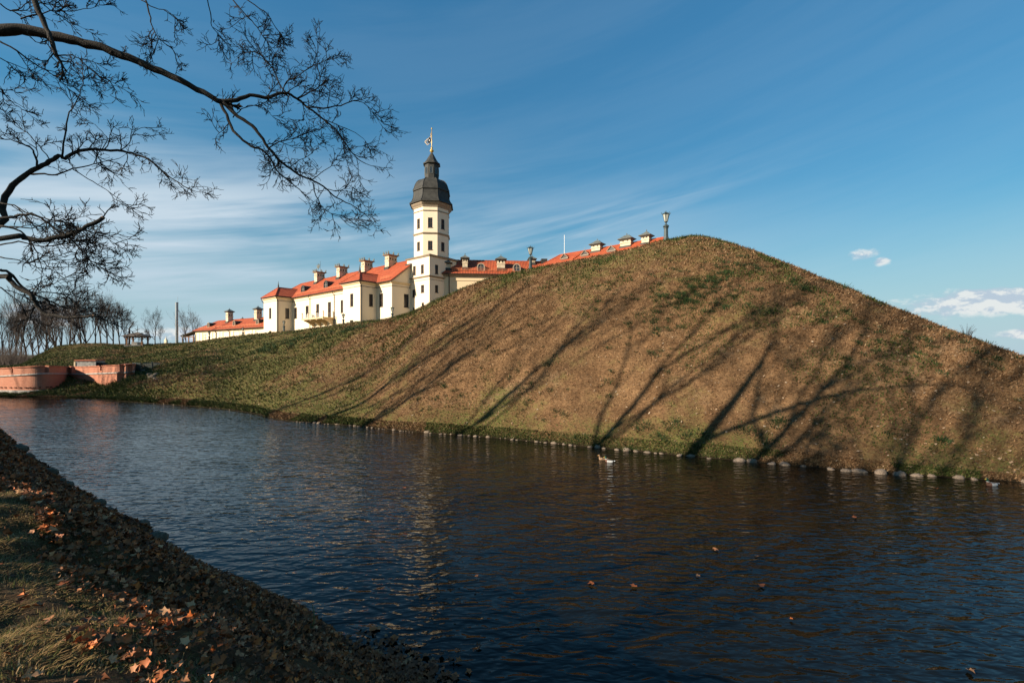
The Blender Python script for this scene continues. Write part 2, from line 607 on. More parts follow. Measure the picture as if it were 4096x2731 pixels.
# ------------------------------------------------------------------ setting: ground sheet, water, rampart, near bank
gb_ = MB()
IX0, IX1, IY0, IY1, OUT = -175.0, 120.0, -70.0, 330.0, 4500.0
zz = 1.0
gb_.quad((-OUT, -OUT, zz), (OUT, -OUT, zz), (OUT, IY0, zz), (-OUT, IY0, zz))
gb_.quad((-OUT, IY1, zz), (OUT, IY1, zz), (OUT, OUT, zz), (-OUT, OUT, zz))
gb_.quad((-OUT, IY0, zz), (IX0, IY0, zz), (IX0, IY1, zz), (-OUT, IY1, zz))
gb_.quad((IX1, IY0, zz), (OUT, IY0, zz), (OUT, IY1, zz), (IX1, IY1, zz))
tag(gb_.build('ground', M['field']), kind='structure')

wb = MB()
wb.quad((-176, -71, 0), (121, -71, 0), (121, 72, 0), (-176, 72, 0))
tag(wb.build('water', M['water']), kind='structure')

SHORE = [(-400, 393), (-200, 394.5), (-60, 396), (0, 396.6), (44, 397.5), (96, 398.4), (131, 401), (196, 405.8), (244, 410), (262, 414.5), (283, 420.5), (348, 424.5),
         (400, 430.2), (500, 437.5), (609, 448.4), (731, 459.3), (849, 470.2), (958, 477.6), (1024, 481.0), (1475, 517)]


def shore_y(px):
    return float(np.interp(px, [s[0] for s in SHORE], [s[1] for s in SHORE]))


def shore_pt(px):
    d = shore_d(shore_y(px))
    return P(px, shore_y(px), d)


HT, HB = Vector((19.0, 46.0, 17.1)), Vector((30.7, 14.5, 0.0))     # top and foot of the bastion's right-hand edge

# columns of the rampart: shore px, crest (px, py, depth), two knee points (depth, z) or None
COLS = [(-400, (-380, 360, 120), ((62, 1.0), (70, 2.2))),
        (-200, (-180, 360, 110), ((60, .8), (68, 2.3))),
        (-60, (-50, 361, 105), ((58.5, .6), (66, 2.5))),
        (0, (12, 366, 100), ((58, .6), (66, 2.8))),
        (16, (24, 363.5, 100), ((58, .6), (66, 2.8))),
        (34, (40, 354, 100), ((57.5, .6), (66, 2.8))),
        (50, (57, 345.2, 100), ((57.5, .6), (66, 2.8))),
        (75, (80, 343.2, 100), ((58, .6), (66, 2.8))),
        (100, (104, 343, 100), ((57.5, .7), (66, 2.9))),
        (118, (120, 343.6, 100), ((56, 1.5), (66, 3.0))),
        (128, (130, 344, 100), ((55.5, 2.25), (66, 3.1))),
        (145, (150, 343.6, 99), ((55.5, 2.3), (66, 3.5))),
        (170, (170, 343, 98), ((55, 2.5), (66, 4.1))),
        (200, (192, 341.8, 96), ((55, 3.1), (66, 5.0))),
        (225, (239, 335.2, 90), None), (255, (300, 329.6, 82), None), (280, (348, 323, 76), None),
        (318, (392, 318, 68), None), (352, (413.6, 311, 62), None), (396, (444, 294, 55), None), (440, (479, 278.6, 52), None),
        (485, (514, 268.6, 50), None), (535, (557, 260, 48.5), None), (590, (609.5, 250, 47.5), None),
        (650, (666, 239.5, 46.5), None), (690, (701, 236.4, 46), None),
        (745, .147, None), (810, .277, None), (890, .43, None), (980, .581, None), (1100, .70, None), (1250, .85, None), (1460, .99, None)]
NV = 90
ctrl = []
vv = np.linspace(0, 1, NV)
for spx, cr, knee in COLS:
    S = shore_pt(spx)
    hip = not isinstance(cr, tuple)
    C = HT.lerp(HB, cr) if hip else P(*cr)
    C.z += float(np.interp(spx, [300, 396, 590, 650, 690, 745, 810, 890, 980, 1100], [0, -.36, -.36, -.1, .40, .45, .38, .16, -.12, -.2]))
    row = []
    if knee:
        dd = [S.y, knee[0][0], knee[1][0], C.y]
        zs_ = [0.0, knee[0][1], knee[1][1], C.z]
        ddv = np.interp(vv, [0, .2, .42, 1], dd)
        zv = np.interp(ddv, dd, zs_)
        k9 = np.ones(7) / 7
        zv2 = np.convolve(np.pad(zv, 3, mode='edge'), k9, mode='valid')
        zv2[0] = 0; zv2[-1] = C.z
        pxs = np.interp(vv, [0, 1], [spx, (C.x / C.y) * FPX + CX])
        for a_, b_, c_ in zip(pxs, ddv, zv2):
            row.append(((a_ - CX) / FPX * b_, b_, c_))
    else:
        for v in vv:
            fz = v * (1.22 - 0.22 * v ** 3)
            row.append((S.x + (C.x - S.x) * v, S.y + (C.y - S.y) * v, C.z * fz))
    first = np.array(row[0]); nxt = np.array(row[2])
    dvec = first - nxt
    dvec = dvec / np.linalg.norm(dvec[:2])
    pre = [tuple(first + np.array((dvec[0] * 2.2, dvec[1] * 2.2, -2.0))), tuple(first + np.array((dvec[0] * .5, dvec[1] * .5, -.5)))]
    post = []
    if hip:
        for k in (1.0, 3, 6, 10, 15, 22, 30):
            post.append((C.x + .8 * k, C.y + .6 * k, max(-2.0, C.z - .04 * k * k - .35 * k)))
    else:
        ray = Vector((C.x / C.y, 1.0))
        for k in (1.0, 4, 10, 20, 45, 90, 230):
            Y = C.y + k
            if spx >= 396:
                z = max(12.0, C.z - .06 * k * k) if spx > 440 else max(12.0, C.z - .02 * k * k)
            elif spx >= 100:
                z = min(12.6, C.z + max(0.0, (C.z - EYE) / C.y) * k - 0.12 - .002 * k)
            else:
                z = C.z - .02 * k
            if k == 230: z = 1.5
            post.append((ray.x * Y, Y, z))
    ctrl.append(pre + row + post)
ctrl = np.array(ctrl)
NU = 420
acc = np.concatenate([[0], np.cumsum(np.linalg.norm(np.diff(ctrl[:, 2 + NV // 3, :2], axis=0), axis=1))])
uu = np.linspace(0, acc[-1], NU)
# denser columns near the middle of the view
wgt = np.interp(acc, acc, np.linspace(0, 1, len(acc)))
uu = np.interp(np.linspace(0, 1, NU), np.linspace(0, 1, len(acc)), acc)
T = np.empty((NU, ctrl.shape[1], 3))
for j in range(ctrl.shape[1]):
    for k in range(3):
        T[:, j, k] = np.interp(uu, acc, ctrl[:, j, k])
ker = np.hanning(13); ker /= ker.sum()
Ts = T.copy()
for j in range(T.shape[1]):
    for k in range(3):
        Ts[:, j, k] = np.convolve(np.pad(T[:, j, k], 6, mode='edge'), ker, mode='valid')
ker = np.hanning(33); ker /= ker.sum()
Tw = T.copy()
for j in range(T.shape[1]):
    for k in range(3):
        Tw[:, j, k] = np.convolve(np.pad(Ts[:, j, k], 16, mode='edge'), ker, mode='valid')
bl = np.clip((np.arange(NU) / NU * len(COLS) - 22.0) / 3.0, 0, 1)[:, None, None]
T = Ts * (1 - bl) + Tw * bl


def vnoise(x, y, s, seed=0):
    """smooth value noise, vectorised"""
    r = np.random.default_rng(seed)
    G = r.random((128, 128))
    X, Y = x / s, y / s
    xi, yi = np.floor(X).astype(int), np.floor(Y).astype(int)
    fx, fy = X - xi, Y - yi
    fx = fx * fx * (3 - 2 * fx); fy = fy * fy * (3 - 2 * fy)
    g = lambda a, b: G[a % 128, b % 128]
    return (g(xi, yi) * (1 - fx) * (1 - fy) + g(xi + 1, yi) * fx * (1 - fy) + g(xi, yi + 1) * (1 - fx) * fy + g(xi + 1, yi + 1) * fx * fy) - .5


bumpz = 0.35 * vnoise(T[..., 0], T[..., 1], 3.1, 1) + 0.20 * vnoise(T[..., 0], T[..., 1], 1.1, 2) + .10 * vnoise(T[..., 0], T[..., 1], .45, 3)
fade = np.clip(T[..., 2] / 1.2, 0, 1) * np.interp(np.arange(T.shape[1]), [0, NV - 18, NV - 4, NV + 9], [1, 1, .45, .45])[None]
T[..., 2] += bumpz * fade
nu, nv = T.shape[:2]
idx = np.arange(nu * nv).reshape(nu, nv)
quads = np.stack([idx[:-1, :-1], idx[1:, :-1], idx[1:, 1:], idx[:-1, 1:]], -1).reshape(-1, 4)
rampart = link('rampart', mesh_np('rampart', T.reshape(-1, 3), quads, M['hill'], smooth=True))
tag(rampart, kind='structure')

from mathutils.bvhtree import BVHTree
HILL_BVH = BVHTree.FromPolygons([tuple(p) for p in T.reshape(-1, 3)], [tuple(q) for q in quads])


def hill_z(x, y, default=None):
    h = HILL_BVH.ray_cast(Vector((x, y, 60)), Vector((0, 0, -1)))
    return h[0].z if h[0] else default


def hill_hit(px, py):
    """where the line of sight through a pixel meets the rampart"""
    o = Vector((0, 0, EYE))
    h = HILL_BVH.ray_cast(o, (P(px, py, 10) - o).normalized())
    return h[0]


# near bank -------------------------------------------------------------
NSH = [(0, 431), (22, 450.6), (43.5, 468), (69.7, 487.6), (113, 513.7), (143.7, 531), (161, 542), (191.6, 561.6), (243.8, 592), (304.7, 618), (344, 644), (374.4, 666), (392, 682.6)]
npts = [P(px, py, shore_d(py)) for px, py in NSH]
ND = Vector((-0.81, 0.585)).normalized()
NI = Vector((-ND.y, ND.x)) if (-ND.y) < 0 else Vector((ND.y, -ND.x))     # inland
NI = Vector((-0.585, -0.81)).normalized()
pl = [Vector((p.x, p.y)) for p in npts]
for k in (6, 14, 28, 60, 110): pl.insert(0, Vector((npts[0].x, npts[0].y)) + ND * k)
e_ = pl[-1].copy()
for k in (2, 5, 10, 20, 40): pl.append(e_ - ND * k + NI * (0.02 * k))
plx = np.array([[p.x, p.y] for p in pl])
pacc = np.concatenate([[0], np.cumsum(np.linalg.norm(np.diff(plx, axis=0), axis=1))])
WPR = np.array([-3, -1.2, -.5, 0, .25, .6, 1.2, 2.0, 2.8, 3.4, 3.9, 4.5, 5.5, 7, 10, 16, 30, 70])
ZPR = np.array([-2.2, -.9, -.35, 0, .28, .55, 1.0, 1.75, 2.5, 3.0, 3.3, 3.5, 3.58, 3.62, 3.65, 3.7, 3.8, 3.6])


def bank_xyz(u, wd):
    """u: metres along the waterline, wd: metres inland"""
    u = np.asarray(u, float); wd = np.asarray(wd, float)
    x = np.interp(u, pacc, plx[:, 0]) + NI.x * wd
    y = np.interp(u, pacc, plx[:, 1]) + NI.y * wd
    z = np.interp(wd + .35 * vnoise(u, u * 0, 1.7, 41) + .22 * vnoise(u, u * 0, .6, 42), WPR, ZPR)
    amp = np.clip(wd / .8, 0, 1)
    z = z + amp * (.22 * vnoise(x, y, 1.3, 5) + .12 * vnoise(x, y, .5, 6) + .05 * vnoise(x, y, .2, 8))
    return np.stack([x, y, z], -1)


us = np.concatenate([np.arange(0, pacc[5], 1.0), np.arange(pacc[5], pacc[-6], .12), np.arange(pacc[-6], pacc[-1], 1.0)])
ws = np.concatenate([np.arange(-3, -.5, .5), np.arange(-.5, 6.0, .12), np.arange(6, 12, .5), [14, 18, 25, 40, 70]])
U, Wd = np.meshgrid(us, ws, indexing='ij')
B = bank_xyz(U, Wd)
bn, bm = B.shape[:2]
bi = np.arange(bn * bm).reshape(bn, bm)
bq = np.stack([bi[:-1, :-1], bi[:-1, 1:], bi[1:, 1:], bi[1:, :-1]], -1).reshape(-1, 4)
near_bank = link('near_bank', mesh_np('near_bank', B.reshape(-1, 3), bq, M['bank'], smooth=True))
tag(near_bank, kind='structure')
UC0, UC1 = pacc[5], pacc[-6]

# ------------------------------------------------------------------ palace
CA = math.atan2(-.644, .765)
C0 = Vector(((429.5 - CX) / 455.0 * 100, 100.0, 11.0))
GZ = 11.0                                             # base of the palace parts; heights below are given over the water


_wcache = {}


def window_mesh(wd, ht, style):
    key = (round(wd, 2), round(ht, 2), style)
    if key in _wcache: return _wcache[key]
    fr = MB()
    t = 0.11
    y0, y1 = 0.10, 0.22
    fr.box(0, wd, y0, y1, 0, t).box(0, wd, y0, y1, ht - t, ht)
    fr.box(0, t, y0, y1, t, ht - t).box(wd - t, wd, y0, y1, t, ht - t)
    nc, nr = (2, 2) if style != 'door' else (2, 3)
    if style == 'small': nc, nr = 2, 1
    xs = [t + (wd - 2 * t) * i / nc for i in range(nc + 1)]
    zs = [t + (ht - 2 * t) * i / nr for i in range(nr + 1)]
    if style == 'tall': zs[1] = t + (ht - 2 * t) * .48
    for x in xs[1:-1]: fr.box(x - .06, x + .06, y0 - .02, y1, t, ht - t)
    for z in zs[1:-1]: fr.box(t, wd - t, y0 - .012, y1 - .004, z - .06, z + .06)
    # thin glazing bars
    for i in range(nc):
        xm = (xs[i] + xs[i + 1]) / 2
        fr.box(xm - .014, xm + .014, y0 + .05, y1 - .03, t, ht - t)
    k = max(2, int(ht / .5))
    for i in range(1, k):
        z = t + (ht - 2 * t) * i / k
        fr.box(t, wd - t, y0 + .054, y1 - .034, z - .014, z + .014)
    fr.box(-.08, wd + .08, -.07, .10, -.09, -.003)
    frm = fr.mesh('window', M['wood_frame'])
    panes = []
    for i in range(nc):
        for j in range(nr):
            p = MB().box(xs[i] + .02, xs[i + 1] - .02, .185, .2, zs[j] + .02, zs[j + 1] - .02)
            panes.append(p.mesh('pane', M['glass']))
    back = MB().quad((0.01, .27, .01), (wd - .01, .27, .01), (wd - .01, .27, ht - .01), (.01, .27, ht - .01))
    _wcache[key] = (frm, panes)
    return _wcache[key]


def add_windows(parent, p0, p1, holes, style='tall', zoff=0.0):
    p0 = Vector((p0[0], p0[1])); p1 = Vector((p1[0], p1[1]))
    d = (p1 - p0).normalized()
    for h in holes:
        st = h[4] if len(h) > 4 else style
        q = p0 + d * h[0]
        frm, panes = window_mesh(h[1] - h[0], h[3] - h[2], st)
        wv = link('window', frm, parent, (q.x, q.y, h[2]), math.atan2(d.y, d.x))
        for pm in panes:
            link('pane', pm, wv)


def facade(parent, mb, p0, p1, z0, z1, holes, style='tall'):
    """a wall with its windows; holes relative to p0: (u0,u1,z0,z1[,style])"""
    mb.wall(p0, p1, z0, z1, [h[:4] for h in holes])
    add_windows(parent, p0, p1, holes, style)


def band_round(mb, poly, z, prof):
    """mouldings: closed ccw polygon, prof [(out, dz)]"""
    n = len(poly)
    pts = [Vector((p[0], p[1])) for p in poly]

    def off(o):
        r = []
        for i in range(n):
            a, b, c = pts[i - 1], pts[i], pts[(i + 1) % n]
            d1 = (b - a).normalized(); d2 = (c - b).normalized()
            n1 = Vector((d1.y, -d1.x)); n2 = Vector((d2.y, -d2.x))
            s = n1 + n2
            r.append(b + s * (o / max(.3, s.dot(n1))))
        return r
    rings = []
    for o, dz in prof:
        rings.append([(p.x, p.y, z + dz) for p in off(o)])
    b = len(mb.v)
    for r in rings: mb.v.extend(r)
    for k in range(len(rings) - 1):
        for i in range(n):
            j = (i + 1) % n
            mb.f.append((b + k * n + i, b + k * n + j, b + (k + 1) * n + j, b + (k + 1) * n + i))
    return mb


def L(z): return z - GZ


def chimney(parent, x, y, wx, wy, zb, zt, kind='lobed'):
    """one chimney: body, belt with smoke holes, flared cap and its ornaments"""
    b = MB()
    b.box(x - wx / 2, x + wx / 2, y - wy / 2, y + wy / 2, zb, zt - .35)
    hh = zt - zb
    zz1 = zb + hh * .55
    b.box(x - wx / 2 - .10, x + wx / 2 + .10, y - wy / 2 - .10, y + wy / 2 + .10, zz1 - .10, zz1 + .06)
    ch = b.build('chimney', M['chimney'], parent)
    hz0, hz1 = zz1 + .25, zz1 + .75
    h = MB()
    nx = 2 if wx > 1.0 else 1
    ny = 3 if wy > 1.8 else 2
    for i in range(nx):
        cx = x + (i - (nx - 1) / 2) * wx / (nx + .3)
        h.box(cx - .13, cx + .13, y - wy / 2 - .012, y + wy / 2 + .012, hz0, hz1)
    for i in range(ny):
        cy = y + (i - (ny - 1) / 2) * wy / (ny + .2)
        h.box(x - wx / 2 - .014, x + wx / 2 + .014, cy - .13, cy + .13, hz0, hz1)
    h.build('smoke_hole', M['black'], ch)
    c = MB()

    def ring(o, z): return [(x - wx / 2 - o, y - wy / 2 - o, z), (x + wx / 2 + o, y - wy / 2 - o, z), (x + wx / 2 + o, y + wy / 2 + o, z), (x - wx / 2 - o, y + wy / 2 + o, z)]
    prof = [(.02, zt - .36), (.16, zt - .22), (.42, zt - .06), (.48, zt - .02), (.48, zt + .05)]
    if kind == 'pagoda':
        prof += [(.1, zt + .28), (-.22, zt + .5), (-min(wx, wy) / 2 + .04, zt + .86)]
    vs, fs = [], []
    for o, z in prof: vs += ring(o, z)
    for k in range(len(prof) - 1):
        for i in range(4):
            j = (i + 1) % 4
            fs.append((k * 4 + i, k * 4 + j, k * 4 + 4 + j, k * 4 + 4 + i))
    fs.append(tuple(len(vs) - 4 + i for i in range(4)))
    fs.append((3, 2, 1, 0))
    c.add(vs, fs)
    c.build('cap', M['copper'] if kind == 'pagoda' else M['moulding'], ch)
    if kind == 'lobed':
        for (ox, oy, lean) in [(-wx / 2 - .15, -wy / 2 - .15, (-.3, -.2)), (wx / 2 + .15, -wy / 2 - .15, (.2, -.3)), (wx / 2 + .2, 0, (.15, 0)), (wx / 2 + .15, wy / 2 + .15, (.3, .2)), (-wx / 2 - .15, wy / 2 + .15, (-.3, .3)), (0, -wy / 2 - .2, (0, -.1))]:
            m = MB()
            r0 = .30
            vs, fs = [], []
            zb2 = zt + .05
            for k, (rr, tz) in enumerate([(.24, 0), (.32, .22), (.27, .46), (.12, .68), (.01, .80)]):
                for i in range(6):
                    a = i * math.pi / 3
                    vs.append((x + ox + lean[0] * (tz ** 1.5) + rr * math.cos(a), y + oy + lean[1] * (tz ** 1.5) + rr * .55 * math.sin(a), zb2 + tz))
            for k in range(4):
                for i in range(6):
                    j = (i + 1) % 6
                    fs.append((k * 6 + i, k * 6 + j, k * 6 + 6 + j, k * 6 + 6 + i))
            m.add(vs, fs)
            m.build('crest_lobe', M['copper'], ch)
    else:
        f = MB().lathe([(.05, zt + .82), (.05, zt + .95), (.11, zt + 1.02), (.11, zt + 1.12), (.03, zt + 1.22)], 6, (x, y))
        f.build('finial', M['copper'], ch)
    # lead flashing at the foot
    MB().box(x - wx / 2 - .14, x + wx / 2 + .14, y - wy / 2 - .25, y + wy / 2 + .2, zb - .45, zb + .28).build('flashing', M['slate'], ch)
    return ch


def barrel_dormer(parent, x, y, z, r, back, surround=False):
    """half-round dormer facing -y"""
    b = MB()
    n = 9
    vs, fs = [], []
    for k, yy in enumerate((y, y + back)):
        for i in range(n):
            a = math.pi * i / (n - 1)
            vs.append((x + r * math.cos(a), yy, z + r * math.sin(a) + .35))
    for i in range(n - 1):
        fs.append((i, i + 1, n + i + 1, n + i))
    # outer skin a little bigger at the front
    b.add(vs, fs)
    b.quad((x - r, y, z - .5), (x - r, y, z + .35), (x - r, y + back, z + .35), (x - r, y + back, z - .5))
    b.quad((x + r, y, z - .5), (x + r, y + back, z - .5), (x + r, y + back, z + .35), (x + r, y, z + .35))
    d = b.build('dormer', M['slate'], parent)
    a_ = MB()
    for i in range(n - 1):
        a0, a1 = math.pi * i / (n - 1), math.pi * (i + 1) / (n - 1)
        q = [(x + s * math.cos(a), y - .1, z + .35 + s * math.sin(a)) for s, a in ((r * .8, a0), (r * 1.08, a0), (r * 1.08, a1), (r * .8, a1))]
        q2 = [(p[0], y + .1, p[2]) for p in q]
        a_.add(q + q2, [(0, 1, 2, 3), (4, 7, 6, 5), (1, 5, 6, 2), (0, 3, 7, 4)])
    for s in (-1, 1):
        a_.box(x + s * r * .94 - .12, x + s * r * .94 + .12, y - .1, y + .1, z - .5, z + .35)
    a_.box(x - r * 1.05, x + r * 1.05, y - .14, y + .12, z - .62, z - .48)
    a_.build('frame', M['moulding'] if surround else M['slate'], d)
    g = MB()
    pts = [(x + r * .8 * math.cos(math.pi * i / 8), y + .04, z + .35 + r * .8 * math.sin(math.pi * i / 8)) for i in range(9)]
    g.quad(*([(x - r * .8, y + .04, z - .48), (x + r * .8, y + .04, z - .48)] + pts))
    gl = g.build('pane', M['glass'], d)
    k = MB()
    k.box(x - .05, x + .05, y - .03, y + .02, z - .48, z + .35 + r * .78).box(x - r * .8, x + r * .8, y - .025, y + .025, z + .25, z + .33)
    k.build('glazing_bar', M['moulding'], d)
    return d


def guard(parent, x0, x1, y, z, step=.95):
    """snow guard fence on the roof"""
    b = MB()
    n = max(2, int((x1 - x0) / step))
    for i in range(n + 1):
        x = x0 + (x1 - x0) * i / n
        b.box(x - .035, x + .035, y - .03, y + .03, z - .25, z + .72)
    for h in (.25, .48, .70):
        b.box(x0, x1, y - .045, y - .005, z + h - .025, z + h + .025)
    return b.build('snow_guard', M['orange_rail'], parent)


def pipe(parent, pts, r=.07):
    return MB().tube(pts, r, 6).build('downpipe', M['gutter'], parent)


def hip_cap(mb, a, b, r=.13):
    mb.tube([a, b], r, 5)


# ---- main wing with its two pavilions
wing = empty('palace_wing', C0, CA)
tag(wing, 'long cream palace wing with orange tiled roof, two corner pavilions and a balcony', 'building')
FY = -5.03
walls = MB()
ZB, ZT = L(9.5), L(21.15)
# main front wall, three stretches
P1R, P1Y, P1L = -55.09, -9.37, -63.94
P2R, P2Y, P2L = -12.6, -9.2, -19.87
x0 = P1R
facade(wing, walls, (P1R, FY), (P2L, FY), ZB, ZT, [(-53.9 - x0, -52.25 - x0, L(15.5), L(18.6)), (-47.0 - x0, -45.2 - x0, L(15.5), L(18.65)),
       (-41.0 - x0, -39.4 - x0, L(14.62), L(18.7), 'door'), (-34.75 - x0, -33.15 - x0, L(14.62), L(18.8), 'door'), (-28.35 - x0, -27.05 - x0, L(15.65), L(18.8))])
facade(wing, walls, (P2R, FY), (-6.72, FY), ZB, ZT, [(P2R * -1 - 11.62, P2R * -1 - 10.08, L(16.0), L(19.0))])
# gable end
facade(wing, walls, (-6.72, FY), (-6.72, 9.0), ZB, L(20.6), [(3.2, 4.55, L(15.9), L(18.9))])
walls.quad((-6.72, FY, L(20.6)), (-6.72, 9.0, L(20.6)), (-6.72, 8.6, L(21.2)), (-6.72, 1.77, L(26.8)), (-6.72, FY, L(21.45)))
# left end and back
walls.wall((-71, 9.0), (-71, FY), ZB, ZT)
walls.wall((-71, FY), (P1L, FY), ZB, ZT)
walls.wall((-6.72, 9.0), (-71, 9.0), ZB, ZT)
for (l, r, y, wf, bas, side, sbas) in ((P1L, P1R, P1Y, (-60.26, -58.77, 15.55, 18.6), (-60.3, -58.7, 10.7, 12.0), (-7.05, -5.95, 15.5, 18.45), (-7.1, -5.85, 10.8, 11.95)),
                                       (P2L, P2R, P2Y, (-16.8, -15.5, 16.1, 19.0), (-16.9, -15.5, 11.6, 13.0), (-7.0, -6.0, 16.1, 18.85), (-7.0, -6.0, 11.5, 12.75))):
    facade(wing, walls, (l, y), (r, y), ZB, L(21.3), [(wf[0] - l, wf[1] - l, L(wf[2]), L(wf[3])), (bas[0] - l, bas[1] - l, L(bas[2]), L(bas[3]), 'small')])
    facade(wing, walls, (r, y), (r, FY), ZB, L(21.3), [(side[0] - y, side[1] - y, L(side[2]), L(side[3])), (sbas[0] - y, sbas[1] - y, L(sbas[2]), L(sbas[3]), 'small')])
    walls.wall((l, FY), (l, y), ZB, L(21.3))
walls.build('wall', M['plaster_white'], wing)
# string course and cornice
outline = [(-71, FY), (P1L, FY), (P1L, P1Y), (P1R, P1Y), (P1R, FY), (P2L, FY), (P2L, P2Y), (P2R, P2Y), (P2R, FY), (-6.72, FY), (-6.72, 9.0), (-71, 9.0)]
band_round(MB(), outline, L(20.42), [(0, -.08), (.10, -.05), (.10, .06), (0, .10)]).build('string_course', M['moulding'], wing)
band_round(MB(), outline, L(21.0), [(0, -.15), (.12, -.1), (.16, .08), (.38, .24), (.42, .38), (0, .40)]).build('cornice', M['plaster'], wing)
# roof
SL = .78
ov = .62


def zr(y): return L(21.5) + SL * (y - (-5.65))


rf = MB()
RY, RZ = 1.77, zr(1.77)
EL_, ER_ = -71.6, -6.35
ridgeL = -64.3
rf.slab([(EL_, -5.65, zr(-5.65)), (ER_, -5.65, zr(-5.65)), (ER_, RY, RZ), (ridgeL, RY, RZ)], .22)
rf.slab([(ER_, 9.6, zr(-5.65)), (EL_, 9.6, zr(-5.65)), (ridgeL, RY, RZ), (ER_, RY, RZ)], .22)
roof = rf.build('roof', M['tile'], wing)
MB().slab([(EL_, 9.6, zr(-5.65)), (EL_, -5.65, zr(-5.65)), (ridgeL, RY, RZ)], .22).build('hip_slope', M['tile_side'], roof)
caps = MB()
n = 90
for i in range(n):
    xa = ridgeL + (ER_ - ridgeL) * i / n
    caps.tube([(xa, RY, RZ + .02), (xa + .62, RY, RZ + .05)], .15, 6)
caps.tube([(EL_, -5.65, zr(-5.65)), (ridgeL, RY, RZ + .02)], .14, 5)
caps.build('ridge_tile', M['tile_side'], roof)
for (l, r, y, ez, ax, ay, azz) in ((P1L, P1R, P1Y, 21.78, -59.5, -7.1, 24.75), (P2L, P2R, P2Y, 21.70, -16.25, -7.1, 24.15)):
    pr = MB(); hc = MB()
    l2, r2, y2 = l - ov, r + ov, y - ov
    A = (ax, ay, L(azz)); ez_ = L(ez) - .05
    yb = -5.65 + (azz - 21.5) / SL + .3
    Bk = (ax, yb, L(azz))
    pr.slab([(l2, y2, ez_), (r2, y2, ez_), A], .16)
    yv = -5.65 + (ez_ - L(21.5)) / SL
    MB().slab([(r2, y2, ez_), (r2, yv + .1, ez_), Bk, A], .16).build('pavilion_roof_slope', M['tile_side'], roof)
    MB().slab([(l2, yv + .1, ez_), (l2, y2, ez_), A, Bk], .16).build('pavilion_roof_slope', M['tile_side'], roof)
    pr.build('pavilion_roof_slope', M['tile'], roof)
    for ha, hb in (((l2, y2, ez_ + .02), A), ((r2, y2, ez_ + .02), A), (A, Bk)):
        MB().tube([ha, hb], .13, 5).build('hip_tile', M['tile_side'], roof)
    fin = MB().lathe([(.42, L(azz) - .35), (.22, L(azz) + .1), (.16, L(azz) + .3), (.22, L(azz) + .45), (.15, L(azz) + .75), (.08, L(azz) + 1.2), (.02, L(azz) + 1.9)], 8, (ax, ay))
    fin.build('finial', M['slate'], roof)
gt = MB()
for a, b, z in (((P1R + ov, -5.7), (P2L - ov, -5.7), 21.38), ((P2R + ov, -5.7), (ER_, -5.7), 21.38), ((P1L - ov, P1Y - ov - .04), (P1R + ov, P1Y - ov - .04), 21.62), ((P1R + ov + .05, P1Y - ov), (P1R + ov + .05, -5.7), 21.62),
                ((P2L - ov, P2Y - ov - .04), (P2R + ov, P2Y - ov - .04), 21.55), ((P2R + ov + .05, P2Y - ov), (P2R + ov + .05, -5.7), 21.55)):
    gt.tube([(a[0], a[1], L(z)), (b[0], b[1], L(z))], .10, 6)
gt.build('gutter', M['gutter'], wing)
bb = MB()
bb.slab([(ER_ + .02, -5.6, zr(-5.6) - .24), (ER_ + .02, .2, zr(.2) - .24), (ER_ - .32, .2, zr(.2) - .24), (ER_ - .32, -5.6, zr(-5.6) - .24)], .3)
bb.build('bargeboard', M['moulding'], wing)
MB().box(-8.2, -6.2, -.35, .1, L(25.2), L(25.95)).build('lead_flashing', M['slate'], roof)
for cx in (-51.3, -38.7, -26.4, -15.9):
    chimney(roof, cx, 1.15, 1.55, 2.35, zr(.2), L(29.3), 'lobed')
for dxx in (-51.6, -38.5):
    barrel_dormer(roof, dxx, -3.6, zr(-3.6) + .45, 1.05, 2.8)
guard(roof, -53.5, -20.8, -4.9, zr(-4.9))
guard(roof, -11.2, -7.8, -4.9, zr(-4.9))
for px_, yy in ((-44.3, FY), (-31.3, FY)):
    pipe(wing, [(px_, yy - .62, L(21.3)), (px_, yy - .55, L(20.9)), (px_, yy - .14, L(20.3)), (px_, yy - .14, ZB)], .085)
for (cxx, cyy, zt_) in ((P1R, P1Y, 21.5), (P2R, P2Y, 21.45)):
    pipe(wing, [(cxx + .5, cyy - .5, L(zt_)), (cxx + .45, cyy - .2, L(20.9)), (cxx + .13, cyy + .25, L(20.3)), (cxx + .13, cyy + .25, ZB)], .10)
pipe(wing, [(P1L - .5, P1Y - .5, L(21.5)), (P1L - .25, P1Y - .3, L(20.6)), (P1L - .12, P1Y + .3, L(20.1)), (P1L - .12, P1Y + .3, ZB)], .10)
# weathervane on the first chimney
ev = MB()
ev.tube([(-50.8, 1.15, L(29.4)), (-50.8, 1.15, L(32.6))], .035, 5)
wv = ev.build('weathervane', M['copper'], roof)
eg = MB()
shape = [(-.1, 0), (-.75, .55), (-.95, 1.25), (-.75, 1.35), (-.55, .95), (-.28, 1.0), (-.15, 1.45), (0, 1.6), (.15, 1.45), (.28, 1.0), (.55, .95), (.75, 1.35), (.95, 1.25), (.75, .55), (.1, 0)]
q = [(-52.0 + a, 1.10, L(30.4) + b) for a, b in shape]
q2 = [(p[0], 1.18, p[2]) for p in q]
nq = len(q)
eg.add(q + q2, [tuple(range(nq)), tuple(range(2 * nq - 1, nq - 1, -1))] + [(i, i + nq, (i + 1) % nq + nq, (i + 1) % nq) for i in range(nq)])
eg.tube([(-52.0, 1.14, L(29.4)), (-52.0, 1.14, L(30.5))], .04, 5)
eg.build('emblem', M['copper'], wv)
MB().lathe([(.02, 0), (.22, .02), (.22, .06), (.02, .08)], 8).build('shield', M['white_metal'], wv, (-52.0, 1.05, L(31.1)))
